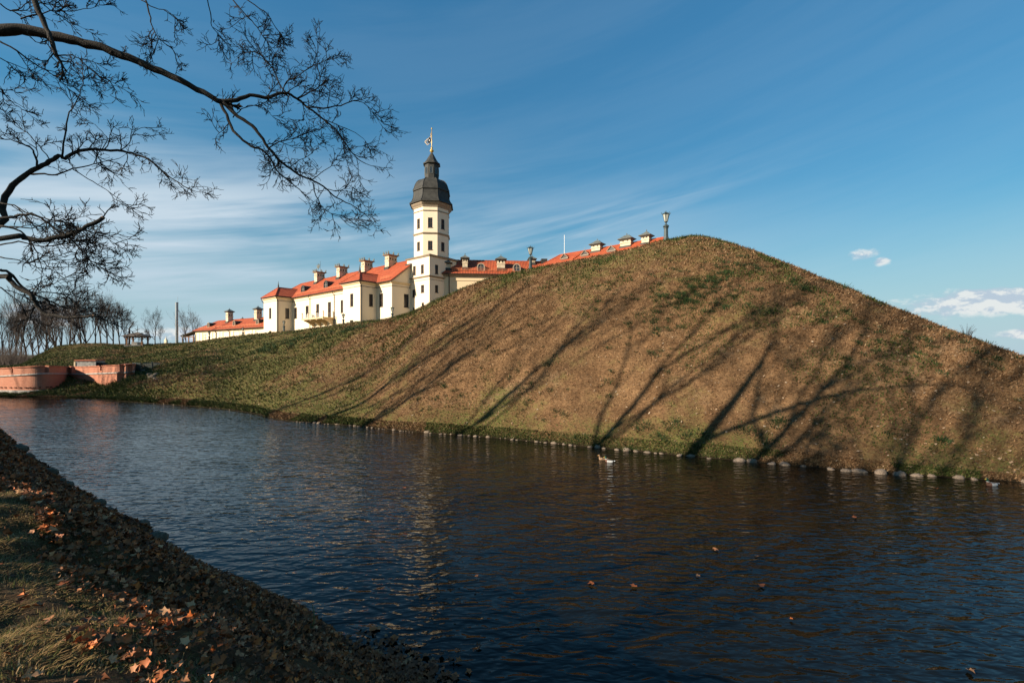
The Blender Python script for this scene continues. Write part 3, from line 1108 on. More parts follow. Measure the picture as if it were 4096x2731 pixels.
# balcony
bx0, bx1, by = -43.0, -31.4, -8.1
bal = MB().box(bx0, bx1, by, FY, L(14.30), L(14.62)).box(bx0 - .1, bx1 + .1, by - .1, FY, L(14.54), L(14.66)).build('balcony', M['plaster'], wing)
for k, x in enumerate((bx0 + 1.0, bx0 + 4.4, bx1 - 3.9, bx1 - .5)):
    b = MB()
    prof = [(FY - .002, 14.3), (by + .25, 14.3), (by + .25, 14.05), (by + .9, 13.85), (by + 1.6, 13.5), (by + 2.2, 13.1), (by + 2.6, 12.7), (FY - .002, 12.7)]
    va = [(x - .2, p[0], L(p[1])) for p in prof]; vb = [(x + .2, p[0], L(p[1])) for p in prof]
    m_ = len(prof)
    b.add(va + vb, [tuple(range(m_ - 1, -1, -1)), tuple(range(m_, 2 * m_))] + [(i, (i + 1) % m_, (i + 1) % m_ + m_, i + m_) for i in range(m_)])
    b.build('bracket', M['plaster'], bal)
for (x, y) in ((bx0 + .15, by + .15), (bx0 + 3.6, by + .15), (bx0 + 7.8, by + .15), (bx1 - .15, by + .15), (bx1 - .15, FY - .3), (bx0 + .15, FY - .3)):
    p_ = MB().box(x - .13, x + .13, y - .13, y + .13, L(14.66), L(15.9)).box(x - .17, x + .17, y - .17, y + .17, L(15.85), L(15.95)).build('railing_post', M['plaster_white'], bal)
    MB().lathe([(.05, L(15.95)), (.13, L(16.02)), (.15, L(16.12)), (.1, L(16.22)), (.01, L(16.26))], 6, (x, y)).build('finial', M['iron'], p_)
rl = MB()
for z in (15.05, 15.4, 15.7):
    rl.box(bx0 + .15, bx1 - .15, by + .13, by + .17, L(z), L(z) + .03).box(bx1 - .17, bx1 - .13, by + .15, FY - .3, L(z), L(z) + .03).box(bx0 + .13, bx0 + .17, by + .15, FY - .3, L(z), L(z) + .03)
for i in range(46):
    x = bx0 + .3 + (bx1 - bx0 - .6) * i / 45
    rl.box(x - .012, x + .012, by + .14, by + .16, L(14.66), L(15.7))
rl.build('railing', M['white_metal'], bal)

# chairs and a table on the balcony are things of their own
RotM = Matrix.Rotation(CA, 4, 'Z')


def pal(x, y, z):
    """palace frame -> world"""
    v = RotM @ Vector((x, y, 0))
    return Vector((C0.x + v.x, C0.y + v.y, z))


def chair(x, y, rz, label):
    t = empty('balcony_chair', pal(x, y, 14.665), CA + rz)
    tag(t, label, 'chair', 'chairs on the balcony')
    MB().box(-.25, .25, -.25, .25, .42, .47).build('seat', M['iron'], t)
    MB().box(-.25, .25, .20, .25, .475, .98).build('backrest', M['iron'], t)
    for sx in (-.22, .22):
        for sy in (-.21, .19):
            MB().box(sx - .025, sx + .025, sy - .025, sy + .025, 0, .42).build('leg', M['iron'], t)
    for sx in (-.27, .27):
        MB().box(sx - .02, sx + .02, -.24, .2, .66, .70).build('armrest', M['iron'], t)


chair(-36.6, -7.1, -1.2, 'small dark metal chair on the balcony, right of the table')
chair(-38.9, -6.8, 1.3, 'small dark metal chair on the balcony, left of the table')
tb = empty('balcony_table', pal(-37.8, -7.0, 14.665))
tag(tb, 'small round metal table between the two balcony chairs', 'table')
MB().lathe([(.38, .70), (.38, .74)], 14).build('table_top', M['white_metal'], tb)
MB().lathe([(.22, 0), (.2, .04), (.04, .06), (.04, .70)], 10).build('pedestal', M['iron'], tb)

# ---- tower
tower = empty('palace_tower', C0, CA)
tag(tower, 'tall cream octagonal tower with dark bell roof, lantern and gilded vane', 'tower')
tw = MB()
TX = -8.0
TT = L(26.9)
facade(tower, tw, (TX, 0), (0, 0), ZB, TT, [(-5.8 - TX, -4.8 - TX, L(23.2), L(25.25)), (-2.95 - TX, -1.95 - TX, L(23.25), L(25.25)), (-2.95 - TX, -1.85 - TX, L(19.0), L(20.7)), (-6.03 - TX, -5.05 - TX, L(18.25), L(19.95)),
                                            (-2.7 - TX, -1.9 - TX, L(15.4), L(16.75)), (-5.95 - TX, -5.15 - TX, L(14.6), L(15.85))])
facade(tower, tw, (0, 0), (0, 8), ZB, TT, [(1.6, 2.5, L(23.15), L(25.2)), (1.6, 2.48, L(19.0), L(20.65)), (5.6, 6.5, L(23.15), L(25.2))])
tw.wall((0, 8), (TX, 8), ZB, TT)
tw.wall((TX, 8), (TX, 0), ZB, TT)
sq = [(TX, 0), (0, 0), (0, 8), (TX, 8)]
tcx, tcy, AP = -4.0, 4.0, 3.85
RV = AP / math.cos(math.pi / 8)


def oct_pts(ap): return [(tcx + ap / math.cos(math.pi / 8) * math.cos(R_(22.5 + 45 * k)), tcy + ap / math.cos(math.pi / 8) * math.sin(R_(22.5 + 45 * k))) for k in range(8)]


op = oct_pts(AP)
fw = 2 * AP * math.tan(math.pi / 8)
for k in range(8):
    a, b = op[k], op[(k + 1) % 8]
    mid = Vector(((a[0] + b[0]) / 2 - tcx, (a[1] + b[1]) / 2 - tcy))
    c = fw / 2
    facade(tower, tw, a, b, TT, L(38.6), [(c - .5, c + .5, L(33.6), L(35.8)), (c - .5, c + .5, L(28.6), L(30.6))])
tw.build('wall', M['plaster_white'], tower)
band_round(MB(), sq, L(22.2), [(0, -.5), (.05, -.46), (.05, -.38), (0, -.36)]).build('cornice', M['moulding'], tower)
band_round(MB(), sq, L(22.2), [(0, .02), (.10, .08), (.28, .28), (.34, .40), (0, .45)]).build('cornice', M['moulding'], tower)
band_round(MB(), sq, L(26.9), [(0, -.15), (.10, -.1), (.30, .12), (.34, .22), (.1, .27)]).build('cornice', M['moulding'], tower)
band_round(MB(), op, L(32.3), [(0, -.22), (.1, -.15), (.22, .05), (.26, .18), (0, .24)]).build('cornice', M['moulding'], tower)
band_round(MB(), op, L(37.4), [(0, -.14), (.14, -.08), (.14, .08), (0, .14)]).build('cornice', M['moulding'], tower)
band_round(MB(), op, L(38.3), [(0, -.1), (.12, 0), (.22, .25), (.45, .5), (.62, .72), (.66, 1.0), (.2, 1.02)]).build('cornice', M['moulding'], tower)
skirt = MB()
band_round(skirt, sq, L(27.0), [(.32, .14), (.3, .19), (-1.6, .85)])
skirt.build('skirt_roof', M['slate'], tower)
rot8 = R_(22.5)
k8 = 1 / math.cos(math.pi / 8)
b = MB().lathe([(r * k8, L(z)) for r, z in [(4.62, 39.28), (4.84, 39.30), (4.84, 39.42), (4.62, 39.62), (4.35, 40.0), (4.12, 40.6), (3.98, 41.4), (3.92, 42.3), (4.12, 42.36), (4.12, 42.62), (4.0, 42.72), (3.86, 43.1), (3.66, 43.8), (3.34, 44.5), (2.9, 45.0), (2.3, 45.32), (1.62, 45.42)]], 8, (tcx, tcy), rot8)
dome = b.build('dome', M['slate'], tower)
ribs = MB()
profr = [(4.84, 39.44), (4.62, 39.64), (4.35, 40.02), (4.12, 40.62), (3.98, 41.42), (3.94, 42.32)]
profr2 = [(4.12, 42.64), (4.0, 42.74), (3.86, 43.12), (3.66, 43.82), (3.34, 44.52), (2.9, 45.02), (2.3, 45.34), (1.7, 45.44)]
for k in range(8):
    a = R_(22.5 + 45 * k)
    for pf in (profr, profr2):
        ribs.tube([(tcx + r * k8 * math.cos(a), tcy + r * k8 * math.sin(a), L(z)) for r, z in pf], .07, 5)
ribs.build('rib', M['slate'], dome)
b = MB().lathe([(r * k8, L(z)) for r, z in [(1.75, 45.35), (1.62, 45.6), (1.56, 45.62), (1.56, 48.95)]], 8, (tcx, tcy), rot8)
lan = b.build('lantern', M['slate'], tower)
ao = 1.56
for k in range(8):
    a = R_(45 * k)
    ca, sa = math.cos(a), math.sin(a)

    def lp(u, o, z): return (tcx + (ao + o) * ca - u * sa, tcy + (ao + o) * sa + u * ca, L(z))
    pts = [lp(-.28, .02, 46.7), lp(.28, .02, 46.7)] + [lp(.28 * math.cos(math.pi * i / 8), .02, 47.9 + .28 * math.sin(math.pi * i / 8)) for i in range(9)]
    MB().quad(*pts).build('arched_window', M['glass'], lan)
    fr = MB()
    path = [lp(-.34, .03, 46.65)] + [lp(-.34 * math.cos(math.pi * i / 8), .03, 47.9 + .34 * math.sin(math.pi * i / 8)) for i in range(9)] + [lp(.34, .03, 46.65)]
    fr.tube(path, .055, 5)
    fr.tube([lp(0, .04, 46.7), lp(0, .04, 48.2)], .025, 4)
    fr.tube([lp(-.34, .03, 46.62), lp(.34, .03, 46.62)], .06, 5)
    fr.build('arch_frame', M['copper'], lan)
b = MB().lathe([(r * k8, L(z)) for r, z in [(1.58, 48.9), (1.9, 49.0), (1.92, 49.2), (1.55, 49.5), (1.15, 50.1), (.75, 50.9), (.42, 51.5), (.16, 51.95)]], 8, (tcx, tcy), rot8)
b.build('spire', M['slate'], tower)
b = MB().lathe([(.12, L(51.9)), (.16, L(52.0)), (.42, L(52.2)), (.48, L(52.4)), (.36, L(52.6)), (.16, L(52.72)), (.2, L(52.95)), (.26, L(53.1)), (.12, L(53.25)), (.09, L(53.4)), (.075, L(57.4)), (.16, L(57.5)), (.16, L(57.68)), (.02, L(57.8))], 10, (tcx, tcy))
fin = b.build('finial', M['gold'], tower, smooth=True)
vane = MB()
va = CA  # vane swings to the left
vd = Vector((math.cos(R_(205)), math.sin(R_(205))))


def vp(u, z): return (tcx + vd.x * u * .8, tcy + vd.y * u * .8, L(54.9 + (z - 54.9) * .8))


fl = [vp(.05, 56.1), vp(1.1, 55.5), vp(2.0, 54.9), vp(2.15, 54.6), vp(1.9, 54.2), vp(1.55, 53.9), vp(1.4, 53.6), vp(.8, 54.1), vp(.05, 54.4)]
vane.tube(fl + [fl[0]], .04, 5)
for u in (1.45, 1.62, 1.8):
    vane.tube([vp(u, 53.95 + (u - 1.4) * .5), vp(u, 55.28 - (u - 1.4) * .5)], .04, 4)
vane.tube([vp(0.2, 56.1), vp(.35, 56.7), vp(.15, 57.0)], .07, 5)
vn = vane.build('vane', M['gold'], fin)
eag = MB()
sh2 = [(.75, 53.95), (.3, 54.6), (.2, 55.5), (.45, 55.3), (.65, 55.75), (.78, 55.9), (.9, 55.6), (1.1, 55.05), (1.25, 55.0), (1.2, 54.4)]
q = [vp(u, z) for u, z in sh2]
q2 = [(p[0] + .05, p[1] - .05, p[2]) for p in q]
nq = len(q)
eag.add(q + q2, [tuple(range(nq)), tuple(range(2 * nq - 1, nq - 1, -1))] + [(i, i + nq, (i + 1) % nq + nq, (i + 1) % nq) for i in range(nq)])
eag.build('emblem', M['black'], fin)
s3 = MB()
q = [vp(u, z) for u, z in [(.75, 54.65), (.65, 54.85), (.67, 55.05), (.83, 55.05), (.85, 54.85)]]
s3.add([(p[0] + .09, p[1] - .09, p[2]) for p in q] + [(p[0] - .05, p[1] + .05, p[2]) for p in q], [(0, 1, 2, 3, 4), (9, 8, 7, 6, 5)] + [(i, i + 5, (i + 1) % 5 + 5, (i + 1) % 5) for i in range(5)])
s3.build('shield', M['white_metal'], fin)

# ---- gallery wing right of the tower (turned by 45 degrees)
GA = CA + R_(45)
GC = Vector((-15.4, 103.2, GZ))
gal = empty('gallery_wing', GC, GA)
tag(gal, 'cream gallery wing with tiled roof right of the tower, half hidden by the hill', 'building')
gw = MB()
GL_ = 23.0
gw.wall((0, 0), (GL_, 0), ZB, L(23.2), [(1.7, GL_ - .6, L(10), L(22.0))], .12)
gw.wall((GL_, 0), (GL_, 9), ZB, L(23.2)); gw.wall((GL_, 9), (0, 9), ZB, L(23.2)); gw.wall((0, 9), (0, 0), ZB, L(23.2))
gw.quad((1.7, .12, L(10)), (GL_ - .6, .12, L(10)), (GL_ - .6, .12, L(22)), (1.7, .12, L(22)))
gw.build('wall', M['plaster'], gal)
gm_ = MB()
band_round(gm_, [(0, 0), (GL_, 0), (GL_, 9), (0, 9)], L(23.1), [(0, -.3), (.15, -.2), (.3, .1), (.42, .35), (0, .4)])
gm_.build('cornice', M['moulding'], gal)
gr_ = MB()
gr_.slab([(-.4, -.6, L(23.6)), (GL_ + .3, -.6, L(23.6)), (GL_ + .3, 4.5, L(27.5)), (-.4, 4.5, L(27.5))], .2)
gr_.slab([(GL_ + .3, 9.6, L(23.6)), (-.4, 9.6, L(23.6)), (-.4, 4.5, L(27.5)), (GL_ + .3, 4.5, L(27.5))], .2)
groof = gr_.build('roof', M['tile'], gal)
gcap = MB()
for i in range(32): gcap.tube([(-.4 + GL_ * i / 31, 4.5, L(27.52)), (.3 + GL_ * i / 31, 4.5, L(27.55))], .14, 6)
gcap.build('ridge_tile', M['tile_side'], groof)


def gz_(y): return L(23.6) + (y + .6) * .765


for x, y, wx, wy, zt in ((.9, 1.0, .9, .9, 26.15), (4.7, 1.6, 1.15, 1.3, 27.35), (13.0, 1.6, 1.75, 1.5, 27.2), (20.6, 4.0, 1.2, 1.4, 27.9)):
    chimney(groof, x, y, wx, wy, gz_(y - wy / 2) + .15, L(zt), 'pagoda')
for x in (8.35, 16.6):
    barrel_dormer(groof, x, .55, gz_(.55) + .45, .85, 2.4, True)
guard(groof, 1.9, 16.0, .05, gz_(.05) + .05, 1.4)
MB().tube([(-.5, -.7, L(23.42)), (GL_ + .3, -.7, L(23.42))], .11, 6).build('gutter', M['gutter'], gal)
pipe(gal, [(1.1, -.7, L(23.4)), (1.15, -.15, L(22.6)), (1.15, -.15, ZB)], .1)
MB().box(GL_ - .2, GL_ + 1.2, 3.2, 6.0, L(26.6), L(28.0)).build('parapet', M['slate'], groof)

# ---- courtyard wing, only its roof shows over the hill
ca_ = empty('courtyard_wing', (10.75, 102.0, GZ), CA)
tag(ca_, 'orange tiled roof with chimneys and small gabled dormers showing above the hill', 'building')
cw = MB()
for a, b in (((-5.5, -6), (23.8, -6)), ((23.8, -6), (23.8, 6)), ((23.8, 6), (-5.5, 6)), ((-5.5, 6), (-5.5, -6))):
    cw.wall(a, b, ZB, L(22.4))
cw.build('wall', M['plaster'], ca_)
cr_ = MB()
RZc = L(27.45)
EZc = L(22.6)
cr_.slab([(-6.1, -6.6, EZc), (24.3, -6.6, EZc), (24.3, 0, RZc), (0, 0, RZc)], .2)
cr_.slab([(24.3, 6.6, EZc), (-6.1, 6.6, EZc), (0, 0, RZc), (24.3, 0, RZc)], .2)
croof = cr_.build('roof', M['tile'], ca_)
MB().slab([(-6.1, 6.6, EZc), (-6.1, -6.6, EZc), (0, 0, RZc)], .2).build('hip_slope', M['tile_side'], croof)
ccap = MB()
for i in range(40): ccap.tube([(24.0 * i / 40, 0, RZc + .02), (24.0 * i / 40 + .6, 0, RZc + .05)], .14, 6)
ccap.tube([(-6.1, -6.6, EZc), (0, 0, RZc + .02)], .13, 5)
ccap.tube([(5.3, -3.2, RZc - 2.2), (6.6, 0, RZc + .05)], .16, 5)
ccap.build('ridge_tile', M['tile_side'], croof)
E2 = Vector((math.cos(CA), math.sin(CA))); N2 = Vector((-math.sin(CA), math.cos(CA)))


def cx_from_px(px, y):
    qq = (px - CX) / FPX
    p = Vector((10.75, 102.0)) + N2 * y
    return (qq * p.y - p.x) / (E2.x - qq * E2.y)


def cz(y): return RZc + y * .735


for pxx, wx in ((595.5, 2.0), (625.2, 2.2), (645.0, 1.5)):
    chimney(croof, cx_from_px(pxx, -1.2), -.5, wx, 1.3, cz(-1.3), RZc + .75, 'pagoda')
for pxx in (564.8, 585.2, 611.7):
    x = cx_from_px(pxx, -2.2)
    d = MB()
    y0, y1, w2, zb_ = -2.5, -.3, .95, cz(-2.5) + .05
    d.add([(x - w2, y0, zb_ + .35), (x + w2, y0, zb_ + .35), (x, y0, zb_ + 1.25), (x - w2, y1, zb_ + .35), (x + w2, y1, zb_ + .35), (x, y1, zb_ + 1.25)],
          [(0, 3, 5, 2), (1, 2, 5, 4)])
    dm = d.build('dormer', M['tile_side'], croof)
    MB().add([(x - w2 * .9, y0 + .1, zb_ - .3), (x + w2 * .9, y0 + .1, zb_ - .3), (x + w2 * .9, y0 + .1, zb_ + .35), (x, y0 + .1, zb_ + 1.1), (x - w2 * .9, y0 + .1, zb_ + .35)], [(0, 1, 2, 3, 4)]).build('gable', M['gutter'], dm)
    t_ = MB()
    t_.tube([(x - w2 - .1, y0 - .05, zb_ + .3), (x, y0 - .05, zb_ + 1.28), (x + w2 + .1, y0 - .05, zb_ + .3)], .08, 5)
    t_.box(x - w2, x + w2, y0 - .02, y0 + .08, zb_ + .18, zb_ + .34)
    t_.tube([(x, y0, zb_ + 1.2), (x, y0, zb_ + 1.8)], .035, 4)
    t_.build('frame', M['moulding'], dm)

# thin white pole behind the roofs
fp = MB().lathe([(.22, 11.0), (.2, 11.4), (.10, 11.5), (.055, 34.4), (.13, 34.45), (.02, 34.6)], 8)
tag(fp.build('flagpole', M['white_metal'], None, (12.9, 112.0, 0)), 'thin white pole rising behind the orange roof on the hill', 'pole')

# ---- low wing on the left
LA = P(195.5, 342.4, 163.5); LB = P(270, 340, 138.0)
LD = Vector((LB.x - LA.x, LB.y - LA.y)); LLEN = LD.length + 3; LD.normalize()
LANG = math.atan2(LD.y, LD.x)
LB0 = 8.6
low = empty('low_wing', (LA.x, LA.y, LB0), LANG)
tag(low, 'low white service wing with blind arcades and orange roof at far left of the palace', 'building')
LN = Vector((-LD.y, LD.x))


def lx_px(px, y):
    qq = (px - CX) / FPX
    p = Vector((LA.x, LA.y)) + LN * y
    return (qq * p.y - p.x) / (LD.x - qq * LD.y)


def Z_(z): return z - LB0


lw = MB()
holes = []
EZL = 13.55
zl = lambda px, py: EYE + (HY - py) * (LA.y + LD.y * lx_px(px, 0)) / FPX
zpx = lambda zx: (700 + zx / 4.611) / 4
niches = []
for a, b, top in ((505, 590, 1150), (690, 778, 1140), (880, 972, 1128), (1075, 1225, 1110), (1275, 1378, 1100), (1485, 1590, 1088)):
    xa, xb = lx_px(zpx(a), 0), lx_px(zpx(b), 0)
    zt = EYE + (HY - (1080 + top / 4.611) / 4) * (LA.y + LD.y * xa) / FPX
    niches.append((xa, xb, Z_(7.0), Z_(min(zt, EZL - .75))))
lw.wall((0, 0), (LLEN, 0), 0 - 1.5, Z_(EZL), niches, .16)
for h in niches:
    lw.quad((h[0], .16, h[2]), (h[1], .16, h[2]), (h[1], .16, h[3]), (h[0], .16, h[3]))
lw.wall((LLEN, 0), (LLEN, 11), -1.5, Z_(EZL)); lw.wall((LLEN, 11), (0, 11), -1.5, Z_(EZL)); lw.wall((0, 11), (0, 0), -1.5, Z_(EZL))
lw.build('wall', M['plaster_white'], low)
lm = MB()
for a in (395, 455, 638, 828, 1020, 1428):
    xa = lx_px(zpx(a), 0)
    lm.box(xa - .12, xa + .12, -.08, -.002, -1.5, Z_(EZL - .5))
band_round(lm, [(0, 0), (LLEN, 0), (LLEN, 11), (0, 11)], Z_(EZL - .2), [(0, -.3), (.12, -.25), (.2, 0), (.4, .2), (0, .22)])
lm.build('cornice', M['plaster'], low)
xa, xb = lx_px(zpx(520), 0), lx_px(zpx(585), 0)
add_windows(low, (0, .02), (1, .02), [(xa, xb, Z_(9.0), Z_(12.2), 'door')])
lr = MB()
RZL = Z_(17.35)
ezl = Z_(EZL + .1)
lr.slab([(-.7, -.7, ezl), (LLEN, -.7, ezl), (LLEN, 5.5, RZL), (4.2, 5.5, RZL)], .2)
lr.slab([(LLEN, 11.7, ezl), (-.7, 11.7, ezl), (4.2, 5.5, RZL), (LLEN, 5.5, RZL)], .2)
lroof = lr.build('roof', M['tile'], low)
MB().slab([(-.7, 11.7, ezl), (-.7, -.7, ezl), (4.2, 5.5, RZL)], .2).build('hip_slope', M['tile_side'], lroof)
lc = MB()
for i in range(60): lc.tube([(4.2 + (LLEN - 4.2) * i / 60, 5.5, RZL + .02), (4.2 + (LLEN - 4.2) * i / 60 + .6, 5.5, RZL + .05)], .14, 6)
lc.tube([(-.7, -.7, ezl), (4.2, 5.5, RZL + .02)], .13, 5)
lc.build('ridge_tile', M['tile_side'], lroof)
MB().tube([(-.8, -.8, ezl - .15), (LLEN, -.8, ezl - .15)], .12, 6).build('gutter', M['gutter'], low)
sl = (RZL - ezl) / 6.2
for pxx, zt in ((230.7, 20.2), (259.3, 20.1)):
    chimney(lroof, lx_px(pxx, 5.0), 4.6, 1.5, 1.7, ezl + sl * 4.6, Z_(zt), 'pagoda')
chimney(lroof, lx_px(242.5, 9.0), 9.0, 1.3, 1.5, Z_(14.5), Z_(17.5), 'pagoda')
for pxx in (209.3, 235.0, 258.4):
    barrel_dormer(lroof, lx_px(pxx, 1.5), 1.2, ezl + sl * 1.9 + .55, .75, 3.0, True)
pipe(low, [(lx_px(zpx(985), 0), -.75, Z_(EZL)), (lx_px(zpx(1010), 0), -.15, Z_(EZL - .9)), (lx_px(zpx(1020), 0), -.15, -1.5)], .1)
pipe(low, [(-.6, -.6, Z_(EZL)), (-.3, -.3, Z_(EZL - .8)), (.1, -.12, Z_(EZL - 1.3)), (.1, -.12, -1.5)], .1)
guard(lroof, 2.0, LLEN - 8, .1, ezl + sl * .8, 1.6)
# porch at its left end
po = empty('porch', (P(190, 343, 168).x, 168.0, 8.0))
tag(po, 'dark lean-to porch on posts beside the low white wing', 'porch')
MB().slab([(-2.2, -2, 4.1), (3.0, -2, 5.9), (3.0, 2, 5.9), (-2.2, 2, 4.1)], .3).build('roof', M['shingle'], po)
for x, y in ((-1.6, -1.6), (2.4, -1.6), (-1.6, 1.6), (2.4, 1.6)):
    MB().box(x - .14, x + .14, y - .14, y + .14, 0, 3.9).build('post', M['wood'], po)
MB().box(-1.9, 2.7, -1.75, -1.55, 3.5, 3.8).build('beam', M['wood'], po)

# ---- steel chimney stack
ck = P(176.8, 343.5, 150)
st_ = empty('steel_stack', (ck.x, ck.y, 7.5))
tag(st_, 'tall slender grey steel chimney stack left of the low white wing', 'chimney')
hs_ = P(176.8, 302, 150).z - 7.5
MB().lathe([(.42, 0), (.42, hs_ - .3), (.46, hs_ - .28), (.46, hs_), (.36, hs_), (.36, hs_ - .2)], 18).build('shaft', M['steel'], st_, smooth=False)
for zf in (.3, .6):
    MB().lathe([(.43, hs_ * zf), (.47, hs_ * zf + .02), (.47, hs_ * zf + .12), (.43, hs_ * zf + .14)], 18, cap=False).build('flange', M['steel'], st_)
MB().tube([(0.3, 0, hs_ - .3), (.3, 0, hs_ + 1.9)], .035, 5).build('lightning_rod', M['steel'], st_)

# ---- far spire
fs_ = empty('distant_steeple', (P(166, 343, 600).x, 600, 5))
tag(fs_, 'tiny pale church steeple far beyond the crest of the hill', 'tower')
hq = P(166, 343, 600).z - 5
MB().box(-1.5, 1.5, -1.5, 1.5, 0, hq + 4.5).build('shaft', M['plaster_white'], fs_)
MB().lathe([(1.7, hq + 4.5), (1.0, hq + 6), (.5, hq + 7), (.1, hq + 10)], 8).build('spire', M['plaster_white'], fs_)

# ------------------------------------------------------------------ brick outwork at the waterside
bw = empty('brick_outwork', (-56, 58, 0.4))
tag(bw, 'curved red brick fortification wall with stone string course, embrasures and a dark door', 'wall')
BO = Vector((-56, 58, 0.4))
plan = [(-110, 64), (-50, 60.5), (-20, 58.6), (0, 57.6), (15, 57.1), (28, 57.0), (38, 57.3), (47, 58.0), (54, 59.0), (60, 60.3), (64.5, 61.8), (67.3, 63.6),
        (69, 63.8), (72.5, 63.4), (76, 63.0), (79.5, 62.6), (82.6, 62.2), (90, 61.3), (100, 60.0), (113, 58.4), (126.4, 56.8), (130, 58.2), (133, 59.6), (136, 62.5)]
pxy = [Vector(((px - CX) / FPX * d, d)) for px, d in plan]
top_y = {}


def wall_top(px):
    y = float(np.interp(px, [-110, 0, 37, 47, 72, 84, 126, 133, 136], [368.5, 367.6, 365.2, 364.9, 366, 366, 363.7, 363, 363]))
    d = float(np.interp(px, [p[0] for p in plan], [p[1] for p in plan]))
    return EYE + (HY - y) * d / FPX


# resample the plan finely
acc2 = [0]
for a, b in zip(pxy, pxy[1:]): acc2.append(acc2[-1] + (b - a).length)
NS = 260
su = np.linspace(0, acc2[-1], NS)
sx = np.interp(su, acc2, [p.x for p in pxy]); sy = np.interp(su, acc2, [p.y for p in pxy])
_k = np.hanning(11); _k /= _k.sum()
_m = spx_w = CX + FPX * sx / sy < 64
sxs = np.convolve(np.pad(sx, 5, mode='edge'), _k, mode='valid'); sys_ = np.convolve(np.pad(sy, 5, mode='edge'), _k, mode='valid')
sx = np.where(_m, sxs, sx); sy = np.where(_m, sys_, sy)
spx_ = CX + FPX * sx / sy


def wall_strip(z_lo, z_hi, batter_lo, batter_hi, thick, notch=None, ssel=None):
    """strip along the plan between two height functions, with inner face"""
    vs, fs, uvs = [], [], []
    sel = range(NS) if ssel is None else ssel
    m = 0
    for i in sel:
        tx = sx[min(NS - 1, i + 1)] - sx[max(0, i - 1)]; ty = sy[min(NS - 1, i + 1)] - sy[max(0, i - 1)]
        l = math.hypot(tx, ty); nx, ny = ty / l, -tx / l     # outward
        zl_, zh_ = z_lo(i), z_hi(i)
        for o, z in ((batter_lo, zl_), (batter_hi, zh_), (-thick, zh_), (-thick, zl_)):
            vs.append((sx[i] + nx * o - BO.x, sy[i] + ny * o - BO.y, z - BO.z)); uvs.append((su[i], z if o > -thick + .01 else z + o))
        m += 1
    for i in range(m - 1):
        a, b = i * 4, i * 4 + 4
        for k in range(4):
            j = (k + 1) % 4
            fs.append((a + k, b + k, b + j, a + j))
    fs.append((0, 1, 2, 3)); fs.append((4 * m - 1, 4 * m - 2, 4 * m - 3, 4 * m - 4))
    return vs, fs, uvs


def strip_obj(name, mat, *a, **k):
    vs, fs, uvs = wall_strip(*a, **k)
    me = bpy.data.meshes.new(name)
    me.from_pydata(vs, [], fs)
    uvl = me.uv_layers.new(name='along')
    for lp_ in me.loops: uvl.data[lp_.index].uv = uvs[lp_.vertex_index]
    me.materials.append(mat)
    return link(name, me, bw)


course = lambda i: wall_top(spx_[i]) - 1.08
strip_obj('lower_wall', M['brick'], lambda i: -.6, lambda i: course(i) + .005, .15, 0.0, 1.0)
strip_obj('string_course', M['stone_wall'], lambda i: course(i) - .02, lambda i: course(i) + .13, .13, .11, .9, ssel=range(0, int(NS * .955)))
# parapet in stretches between the embrasures
cuts_px = [(12.2, 13.8, .25), (43.8, 48.8, .04), (72.3, 75.8, .04), (100.8, 102.2, .30), (122.4, 124.0, .30)]
bounds = []
cur = 0
for a, b, low_ in cuts_px:
    ia = int(np.argmin(abs(spx_ - a))); ib = max(ia + 1, int(np.argmin(abs(spx_ - b))))
    bounds.append((cur, ia)); cur = ib
bounds.append((cur, NS - 1))
for a, b in bounds:
    strip_obj('parapet', M['brick'], lambda i: course(i) + .12, lambda i: wall_top(spx_[i]) - .11, .06, .02, .75, ssel=range(a, b + 1))
    strip_obj('coping', M['brick_plain'], lambda i: wall_top(spx_[i]) - .112, lambda i: wall_top(spx_[i]), .13, .08, .8, ssel=range(a, b + 1))
for (a, b, low_) in cuts_px:
    ia = int(np.argmin(abs(spx_ - a))); ib = max(ia + 1, int(np.argmin(abs(spx_ - b))))
    strip_obj('embrasure_sill', M['brick_plain'], lambda i: course(i) + .115, lambda i: course(i) + .12 + low_, .05, .04, .74, ssel=range(ia, ib + 1))
# door in the recess
dpx = 76.2
id_ = int(np.argmin(abs(spx_ - dpx)))
tx, ty = sx[id_ + 1] - sx[id_ - 1], sy[id_ + 1] - sy[id_ - 1]
da = math.atan2(ty, tx)
dp = Vector((sx[id_] - BO.x, sy[id_] - BO.y, .65 - BO.z))
dn = Vector((math.sin(da), -math.cos(da), 0))
dr_ = MB()
pts = [(-.36, 0), (.36, 0), (.36, .95)] + [(.36 * math.cos(math.pi * i / 6), .95 + .25 * math.sin(math.pi * i / 6)) for i in range(1, 6)] + [(-.36, .95)]
dr_.add([(a, -.17, b) for a, b in pts] + [(a, -.10, b) for a, b in pts], [tuple(range(len(pts))), tuple(range(2 * len(pts) - 1, len(pts) - 1, -1))])
dor = dr_.build('door', M['black'], bw, dp, da)
ar = MB()
ar.tube([(-.42, -.16, 0), (-.42, -.16, .95)] + [(-.42 * math.cos(math.pi * i / 8), -.16, .95 + .31 * math.sin(math.pi * i / 8)) for i in range(1, 8)] + [(.42, -.16, .95), (.42, -.16, 0)], .07, 5)
ar.box(-.5, .5, -.24, -.1, -.14, -.02)
ar.build('arch_surround', M['brick_plain'], dor)
# drain holes near the foot
for a in list(np.linspace(2, 60, 13)) + list(np.linspace(92, 104, 4)):
    i = int(np.argmin(abs(spx_ - a)))
    tx, ty = sx[i + 1] - sx[i - 1], sy[i + 1] - sy[i - 1]
    an = math.atan2(ty, tx)
    MB().box(-.11, .11, -.20, -.06, 0, .10).build('drain_hole', M['black'], bw, (sx[i] - BO.x, sy[i] - BO.y, 1.0 - BO.z), an)
